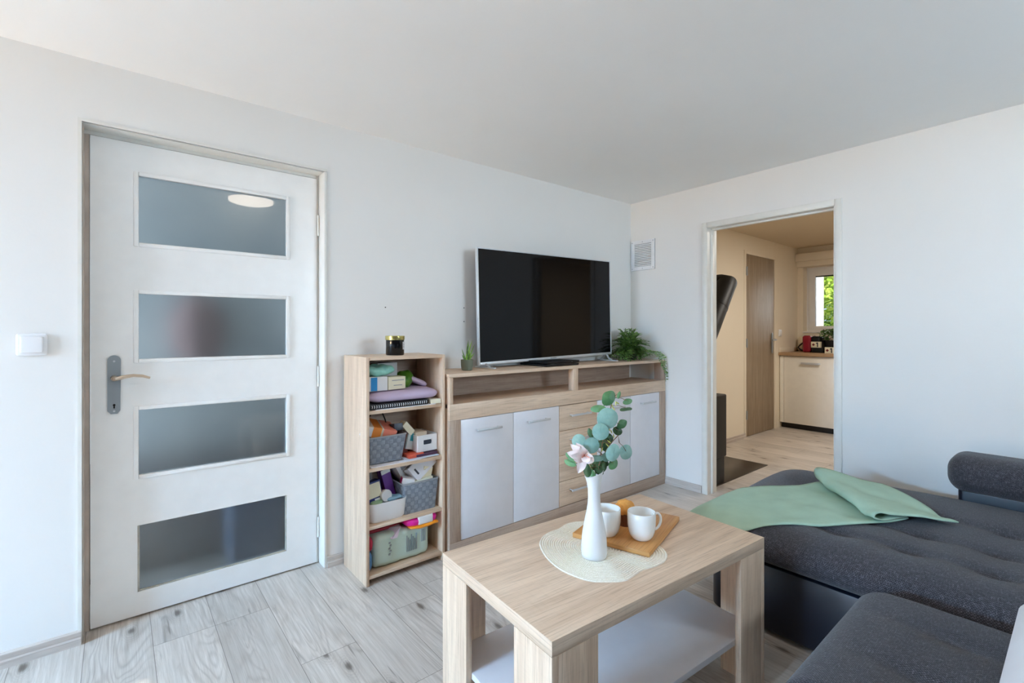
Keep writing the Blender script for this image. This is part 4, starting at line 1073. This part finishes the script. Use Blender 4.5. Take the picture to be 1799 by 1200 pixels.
# white pillow lying on the seat at the right edge of the view
def pil(p):
    c = Vector((1.47, -.125, .51)); a = (p.x - c.x) / .30; b = (p.y - c.y) / .24
    k = max(0, (1 - a ** 4) * (1 - b ** 4)); return Vector((p.x, p.y, c.z + (p.z - c.z) * (.35 + .65 * k)))
T('pillow', MB().rbox((1.47, -.125, .51), (.60, .48, .16), (.06, .06, .075), step=.03, k=5, fn=pil), plain('white_cotton', (226, 228, 234), .9, bump=.3, bscale=120), 'white pillow on the near sofa seat at the right edge', 'pillow', smooth=80)

# green blanket: rows from the draped end to the folded end, each row = (near point, far point, height)
def zc(x, y):
    z = CZ1
    ex = max(0, (CX0 + .16 - x) / .16); ey = max(0, (y - (CY1 - .16)) / .16)
    s = min(1.0, math.hypot(ex, ey)); z = CZ1 - .068 * (1 - math.sqrt(max(0, 1 - s * s)))
    return z + ch_top(Vector((x, y, 0))) * .6
rowsN = [((1.90, 1.170), (2.40, 1.172), -.20), ((1.895, 1.168), (2.40, 1.170), -.10), ((1.893, 1.155), (2.40, 1.158), 0), ((1.885, 1.115), (2.395, 1.12), 0), ((1.885, 1.05), (2.40, 1.085), 0), ((1.885, .97), (2.43, 1.045), 0), ((1.90, .885), (2.47, 1.01), 0), ((1.96, .82), (2.51, .98), 0), ((2.04, .745), (2.56, .945), 0), ((2.12, .68), (2.60, .92), 0), ((2.20, .62), (2.64, .90), 0), ((2.29, .56), (2.69, .875), 0), ((2.38, .51), (2.735, .85), 0),
         ((2.445, .475), (2.77, .815), .002), ((2.452, .468), (2.775, .81), .008), ((2.44, .475), (2.77, .815), .014), ((2.39, .50), (2.74, .835), .016), ((2.335, .525), (2.715, .86), .017), ((2.312, .535), (2.70, .872), .022), ((2.300, .542), (2.692, .88), .034), ((2.305, .542), (2.695, .882), .048), ((2.325, .530), (2.71, .872), .056), ((2.36, .508), (2.74, .845), .050), ((2.40, .475), (2.775, .80), .038), ((2.45, .425), (2.82, .74), .024), ((2.50, .375), (2.86, .69), .012), ((2.545, .332), (2.892, .652), .006)]
grid_rows = []
NS = 22
for (nx, ny), (fx, fy), h in rowsN:
    r = []
    for i in range(NS + 1):
        s = i / NS; x = nx + (fx - nx) * s; y = ny + (fy - ny) * s
        if h < 0: z = .36 + h * .9 + .01 * math.sin(s * 9)
        elif y > 1.15 - .004: z = .372
        else: z = zc(x, y) + h * (1.0 if h < .03 else (.75 + .5 * s)) + .007
        if h >= 0: z += .0025 * math.sin(s * 7 + nx * 11)
        r.append(Vector((x, y, z)))
    grid_rows.append(r)
def smooth_rows(rows, n=3):
    out = []; k = len(rows)
    for i in range(k - 1):
        R = [rows[min(max(i + q, 0), k - 1)] for q in (-1, 0, 1, 2)]
        for j in range(n):
            t = j / n; out.append([.5 * ((2 * b) + (c - a) * t + (2 * a - 5 * b + 4 * c - d) * t * t + (3 * b - a - 3 * c + d) * t ** 3) for a, b, c, d in zip(*R)])
    out.append(rows[-1]); return out
fleece = plain('sage_green_fleece', (168, 194, 172), .95, var=.05, bump=.25, bscale=300)
bl = T('blanket', MB().grid(smooth_rows(grid_rows)), fleece, 'sage green fleece blanket folded over itself on the chaise', 'blanket', smooth=80)
md = bl.modifiers.new('thickness', 'SOLIDIFY'); md.thickness = .005; md.offset = 1.0

# ------------------------------------------------------------------ kitchen seen through the doorway
kd = E('door_2', 'narrow greyish oak door in the kitchen wall, closed', 'door', (KDX0, 2.474, 0), kind='structure')
M['kdoor'] = wood('grey_oak_door', (160, 142, 120), (138, 120, 98), (106, 90, 72), .55, 0.0)
P('door_leaf', MB().box(.022, KDX1 - KDX0 - .022, .004, .044, .004, KDZ - .02, .002), M['kdoor'], kd, 'z')
mb = MB()
mb.box(-.03, .02, -.006, .06, 0, KDZ + .02, .003).box(KDX1 - KDX0 - .02, KDX1 - KDX0 + .03, -.006, .06, 0, KDZ + .02, .003).box(.02, KDX1 - KDX0 - .02, -.006, .06, KDZ - .018, KDZ + .02, .003)
P('door_frame', mb, M['kwall'], kd)
mb = MB().rbox((KDX1 - KDX0 - .085, -.003, 1.05), (.042, .01, .25), (.018, .004, .02), k=4); hp2 = P('handle_plate', mb, M['greymetal'], kd)
mb = MB().tube([(KDX1 - KDX0 - .085, 0, 1.09), (KDX1 - KDX0 - .085, -.045, 1.09), (KDX1 - KDX0 - .10, -.055, 1.09), (KDX1 - KDX0 - .20, -.055, 1.085)], .009, 10); P('lever', mb, M['greymetal'], hp2)
for z in (1.87, 1.06, .25): P('hinge', MB().cyl((.018, -.012, z - .05), (.018, -.012, z + .05), .009, n=10), M['greymetal'], kd)
ks = E('light_switch', 'white light switch on the kitchen wall right of the oak door', 'switch', (6.36, 2.474, 1.17))
P('switch_frame', MB().rbox((0, -.006, 0), (.085, .012, .085), .006, k=2), M['plastic'], ks)
P('rocker', MB().rbox((0, -.012, 0), (.06, .010, .06), .005, k=2), M['plastic'], ks)

KF = 6.35
M['kfront'] = plain('cream_gloss_front', (242, 238, 228), 0.25)
kc = E('kitchen_cabinet', 'cream kitchen base unit with a bar handle and dark plinth', 'cabinet', (KF, 0, 0))
P('carcass', MB().box(.02, .55, 1.2, 2.464, .10, .893), M['kfront'], kc)
P('plinth', MB().box(.06, .08, 1.2, 2.464, 0, .10), plain('dark_plinth', (36, 30, 26), .6), kc)
P('filler_panel', MB().box(.0, .02, 2.424, 2.466, .07, .885, .001), M['kfront'], kc)
for a, b in ((1.818, 2.420), (1.21, 1.814)):
    dd = P('door', MB().box(.0, .02, a, b, .07, .882, .002), M['kfront'], kc)
    mb = MB().box(-.03, -.02, a + .20, b - .20, .795, .82, .003)
    for yy in (a + .21, b - .21): mb.box(-.022, .002, yy - .006, yy + .006, .802, .814)
    P('handle', mb, M['steel'], dd)
T('countertop', MB().box(KF - .03, KX - .002, 1.2, 2.472, .8945, .932, .003), wood('counter_oak', (190, 158, 124), (166, 134, 102), (130, 100, 76), .45, .05), 'oak look kitchen countertop under the small window', 'countertop', grain='y')
ups = T('upstand', MB().box(KF - .02, KX - .004, 2.455, 2.4735, .932, .99, .002), M['kwall'], 'cream upstand strip along the countertop at the left wall', 'upstand')

# coffee machine, placed on the counter
cm_x = 6.55
a = atx(1411, 612, cm_x); b = atx(1437, 612, cm_x)
cmx, cmy = cm_x + .12, (a.y + b.y) / 2
cf = E('coffee_machine', 'red and black capsule coffee machine on the kitchen countertop', 'coffee machine', (cmx, cmy, .932), rz=0)
P('red_body', MB().rbox((.0, .05, .105), (.22, .10, .21), (.03, .03, .03), k=4), plain('glossy_red', (140, 18, 42), .25), cf)
P('black_front', MB().rbox((.0, -.045, .10), (.20, .11, .20), (.03, .03, .03), k=4), M['black'], cf)
P('drip_tray', MB().rbox((-.07, -.075, .031), (.13, .12, .060), (.01, .01, .01), k=3), M['black'], cf)
T('power_cable', MB().tube([(cmx - .02, cmy + .115, .95), (cmx - .03, cmy + .14, .96), (cmx - .03, cmy + .17, .99), (cmx - .02, cmy + .15, 1.02), (cmx, cmy + .12, 1.05), (cmx + .05, cmy + .105, 1.06)], .009, 8), M['black'], 'black power cable beside the coffee machine', 'cable')
T('paper_bag', lump((6.86, 2.38, 1.03), (.09, .13, .19), (.03, .03, .05), .006, 51), plain('beige_bag', (214, 200, 172), .7), 'beige bag standing in the counter corner behind the coffee machine', 'bag')
a = atx(1455, 612, 6.6)
hb = E('herb_pot', 'green herb in a black pot on the kitchen countertop', 'plant', (6.68, a.y - .02, .932))
P('pot', MB().lathe([(.07, 0), (.075, .01), (.09, .15), (.085, .15), (.08, .13)], n=24), M['black'], hb)
mb = MB(); rh = random.Random(8)
for i in range(220):
    c = Vector((rh.uniform(-.10, .10), rh.uniform(-.11, .11), .14 + rh.uniform(0, .13))); leaf2(mb, c, Vector((rh.uniform(-1, 1), rh.uniform(-1, 1), rh.uniform(-.2, 1))), Vector((0, 0, 1)), .05, .014)
P('leaves', mb, leafmat('herb_green', (48, 78, 34), (110, 150, 64), .5, 20), hb)
for (u0, v0, lb, xx) in ((1434, 606.5, 'cream number block standing on the tray of the coffee machine', 6.575), (1458.5, 612, 'cream number block in front of the herb pot', 6.46)):
    p = atx(u0, v0, xx)
    nbk = E('number_block', lb, 'block', (xx, p.y, .9935 if 'machine' in lb else .932), group=None)
    zb = .036
    P('block_body', MB().box(-.02, .02, -.052, .052, zb - .036, zb + .036, .002), cream, nbk)
    mb = MB(); mb.box(-.0212, -.0195, .012, .036, zb - .012, zb + .012, 0, 0, rotm((-.02, .024, zb), x=PI / 4))
    P('diamond_mark', mb, plain('maroon_print', (110, 30, 30), .6), nbk)
    mb = MB().box(-.0212, -.0195, -.026, -.014, zb - .028, zb + .028).box(-.0212, -.0195, -.016, -.004, zb + .012, zb + .024, 0, 0, rotm((-.02, -.01, zb + .018), x=-.6))
    P('printed_numeral', mb, dark_ink, nbk)

# stove, floor plate and flue
st = E('wood_stove', 'black wood stove standing on a dark floor plate beside the doorway', 'stove', (3.59, 2.08, 0))
P('pedestal', MB().box(-.13, .105, -.235, .22, .006, .21, .003), M['black'], st)
P('firebox', MB().rbox((-.005, 0, .455), (.26, .49, .49), (.012, .012, .012), k=3, step=.3), M['black'], st)
P('glass_door', MB().box(.122, .130, -.17, .17, .30, .62, .003), M['blackgloss'], st)
T('floor_plate', MB().box(3.46, 4.463, 1.835, 2.45, 0, .006, .001), plain('dark_glass_plate', (40, 33, 29), .3), 'dark glass floor plate under and in front of the stove', 'floor plate')
fl = E('flue_pipe', 'thick black flue pipe slanting up from the stove into the kitchen wall', 'flue pipe', (3.60, 2.12, .70))
P('pipe', MB().tube([(-.02, 0, 0), (.0, 0, .04), (.635, 0, .885), (.68, .0, .92), (.68, .04, .925), (.68, .352, .925)], .093, 28), plain('black_enamel', (14, 13, 12), .5, spec=.4), fl, smooth=40)
P('seam_ring', MB().tube([(.50, 0, .705), (.515, 0, .725)], .0955, 28), plain('black_enamel', (14, 13, 12), .5, spec=.4), fl)

# kitchen window
w2 = E('window_2', 'small white kitchen window with greenery behind', 'window', (KX + .13, 0, 0), kind='structure')
mb = MB()
F0, F1 = KW0 + .01, KW1 + .012
for a, b, c, d in ((F1 - .05, F1, KZ0, KZ1), (F0, F0 + .05, KZ0, KZ1), (F0 + .05, F1 - .05, KZ0, KZ0 + .04), (F0 + .05, F1 - .05, KZ1 - .05, KZ1)): mb.box(0, .06, a, b, c, d, .0)
P('window_frame', mb, M['plastic'], w2)
mb = MB()
for a, b, c, d in ((F1 - .115, F1 - .045, KZ0 + .035, KZ1 - .045), (F0 + .045, F0 + .11, KZ0 + .035, KZ1 - .045), (F0 + .11, F1 - .115, KZ0 + .035, KZ0 + .07), (F0 + .11, F1 - .115, KZ1 - .115, KZ1 - .045)): mb.box(-.015, .05, a, b, c, d, .0)
sash = P('sash', mb, M['plastic'], w2, smooth=0)
P('glass', MB().box(.018, .022, F0 + .10, F1 - .11, KZ0 + .065, KZ1 - .11), M['glass'], w2, smooth=0)
P('blind_rail', MB().box(.004, .016, F0 + .11, F1 - .115, KZ1 - .130, KZ1 - .115), M['dw'], w2)
P('window_sill', MB().box(-.14, .0, F0, F1 - .01, KZ0 - .02, KZ0 - .001, .003), M['plastic'], w2)

# greenery outside the kitchen window
def tree(c, R, n, seed, label, cA, cB):
    e = E('tree', label, 'tree', (c[0], c[1], 0)); r_ = random.Random(seed)
    P('trunk', MB().tube([(0, 0, -.1), (.05, .02, c[2] * .5), (0, 0, c[2])], [.14, .11, .07], 10), plain('bark', (84, 66, 50), .9, var=.3, bump=.5), e)
    mb = MB()
    for i in range(n):
        d = Vector((r_.gauss(0, 1), r_.gauss(0, 1), r_.gauss(0, 1))).normalized(); p = d * R * (r_.random() ** .35) * (1 + .2 * math.sin(d.x * 7 + d.z * 5)); p.z += c[2]
        leaf2(mb, p, Vector((r_.uniform(-1, 1), r_.uniform(-1, 1), r_.uniform(-1, .4))), Vector((r_.uniform(-1, 1), r_.uniform(-1, 1), 1)), r_.uniform(.10, .17), r_.uniform(.03, .05))
    P('foliage', mb, leafmat('foliage_' + str(seed), cA, cB, .6, 3.0), e)
tree((10.4, 3.0, 2.1), 1.45, 5200, 1, 'sunlit bright green tree outside the kitchen window', (150, 190, 60), (228, 236, 130))
tree((12.6, 4.4, 2.6), 1.9, 3800, 2, 'farther green tree behind the first outside the kitchen window', (130, 176, 60), (205, 222, 120))
tree((9.6, 3.1, .75), .62, 1500, 4, 'dark green shrub at the foot of the tree outside the kitchen window', (60, 120, 60), (130, 180, 100))
S('ground', MB().box(KX + .78, 16, -3, 9, -.3, -.1), plain('lawn', (80, 116, 48), .9, var=.3), label='lawn outside the kitchen', smooth=0)

# dim hallway things softly visible through the frosted panes
hk = T('coat', lump((.36, 3.26, 1.20), (.26, .19, .42), (.15, .1, .18), .015, 61, step=.05), plain('red_brown_wool', (196, 158, 152), .9), 'reddish coat hanging in the hall, blurred behind the glass door panes', 'coat')

hc = E('shoe_cabinet', 'dark low shoe cabinet in the hall, blurred behind the lowest glass pane', 'cabinet', (.55, 3.15, 0))
P('carcass', MB().box(-.75, .75, -.16, .19, .03, .50, .004), plain('dark_brown_laminate', (160, 150, 146), .6), hc)
P('plinth', MB().box(-.73, .73, -.14, .17, 0, .03), M['black'], hc)
for x in (-.37, .37): P('door', MB().box(x - .36, x + .36, -.178, -.161, .05, .48, .002), plain('dark_brown_laminate', (160, 150, 146), .6), hc)
T('shopping_bag', lump((.56, 2.84, .20), (.26, .14, .40), (.04, .04, .05), .008, 71, step=.04), plain('blue_canvas', (140, 156, 186), .8), 'blue bag on the hall floor, blurred behind the lowest glass pane', 'bag')

# ------------------------------------------------------------------ light
def area(name, loc, rot, sx, sy, power, color, spread=None):
    l = bpy.data.lights.new(name, 'AREA'); l.shape = 'RECTANGLE'; l.size = sx; l.size_y = sy; l.energy = power; l.color = color
    if spread: l.spread = spread
    o = bpy.data.objects.new(name, l); C.objects.link(o); o.location = loc; o.rotation_euler = rot; return o
area('sky_daylight', (XL - 1.3, 1.25, 2.7), (0, -PI / 2, 0), 1.4, 4.2, 5250, (.34, .645, 1.0))          # blue sky above the garden
area('low_warm_fill', (XL - 1.3, 1.25, -.15), (0, -PI / 2, 0), .9, 4.2, 830, (1.0, .70, .42))           # warm fill panel added low outside, lights ceiling and upper walls
area('rear_fill', ((RX0 + RX1) / 2, YB - 1.1, 1.65), (PI / 2, 0, 0), 3.0, .9, 225, (.70, .87, 1.0))  # fill lamp added behind the made-up rear window
area('kitchen_daylight', (KX + 1.5, 1.15, 1.9), (0, PI / 2 + .15, .35), 1.0, .9, 170, (.88, .95, 1.0))
area('hall_daylight', (HX0 + .02, 2.98, 1.0), (0, -PI / 2, 0), 1.6, .6, 13.0, (.66, .83, 1.0))
pl_ = bpy.data.lights.new('kitchen_lamp', 'AREA'); pl_.shape = 'DISK'; pl_.size = .35; pl_.energy = 27; pl_.color = (1.0, .94, .85)
po = bpy.data.objects.new('kitchen_lamp', pl_); C.objects.link(po); po.location = (5.0, .9, 2.27)
sun = bpy.data.lights.new('sun', 'SUN'); sun.energy = 6.0; sun.angle = .004; sun.color = (1.0, .97, .93)
su = bpy.data.objects.new('sun', sun); C.objects.link(su)
sd = Vector((1.0, .020, -.4675)); su.rotation_euler = sd.to_track_quat('-Z', 'Y').to_euler()
w = bpy.data.worlds.new('sky'); bpy.context.scene.world = w; w.use_nodes = True
bg = w.node_tree.nodes['Background']; bg.inputs[0].default_value = (.62, .78, 1.0, 1); bg.inputs[1].default_value = 1.3

# ------------------------------------------------------------------ camera and view
cam = bpy.data.cameras.new('camera'); cam.sensor_width = 36.0; cam.lens = F / 1799 * 36.0; cam.shift_y = (VH - 600) / 1799.0; cam.clip_start = .01
co = bpy.data.objects.new('camera', cam); C.objects.link(co)
co.location = (0, 0, H); co.rotation_euler = (PI / 2, 0, A - PI / 2)
sc = bpy.context.scene; sc.camera = co
sc.view_settings.view_transform = 'Standard'; sc.view_settings.look = 'None'; sc.view_settings.gamma = 1.0; sc.view_settings.use_curve_mapping = False
sc.view_settings.exposure = 0.06
sc.cycles.max_bounces = 10; sc.cycles.diffuse_bounces = 7; sc.cycles.glossy_bounces = 5; sc.cycles.transmission_bounces = 8
sc.cycles.sample_clamp_indirect = 8.0; sc.cycles.caustics_reflective = False; sc.cycles.caustics_refractive = False
sc.cycles.use_denoising = True
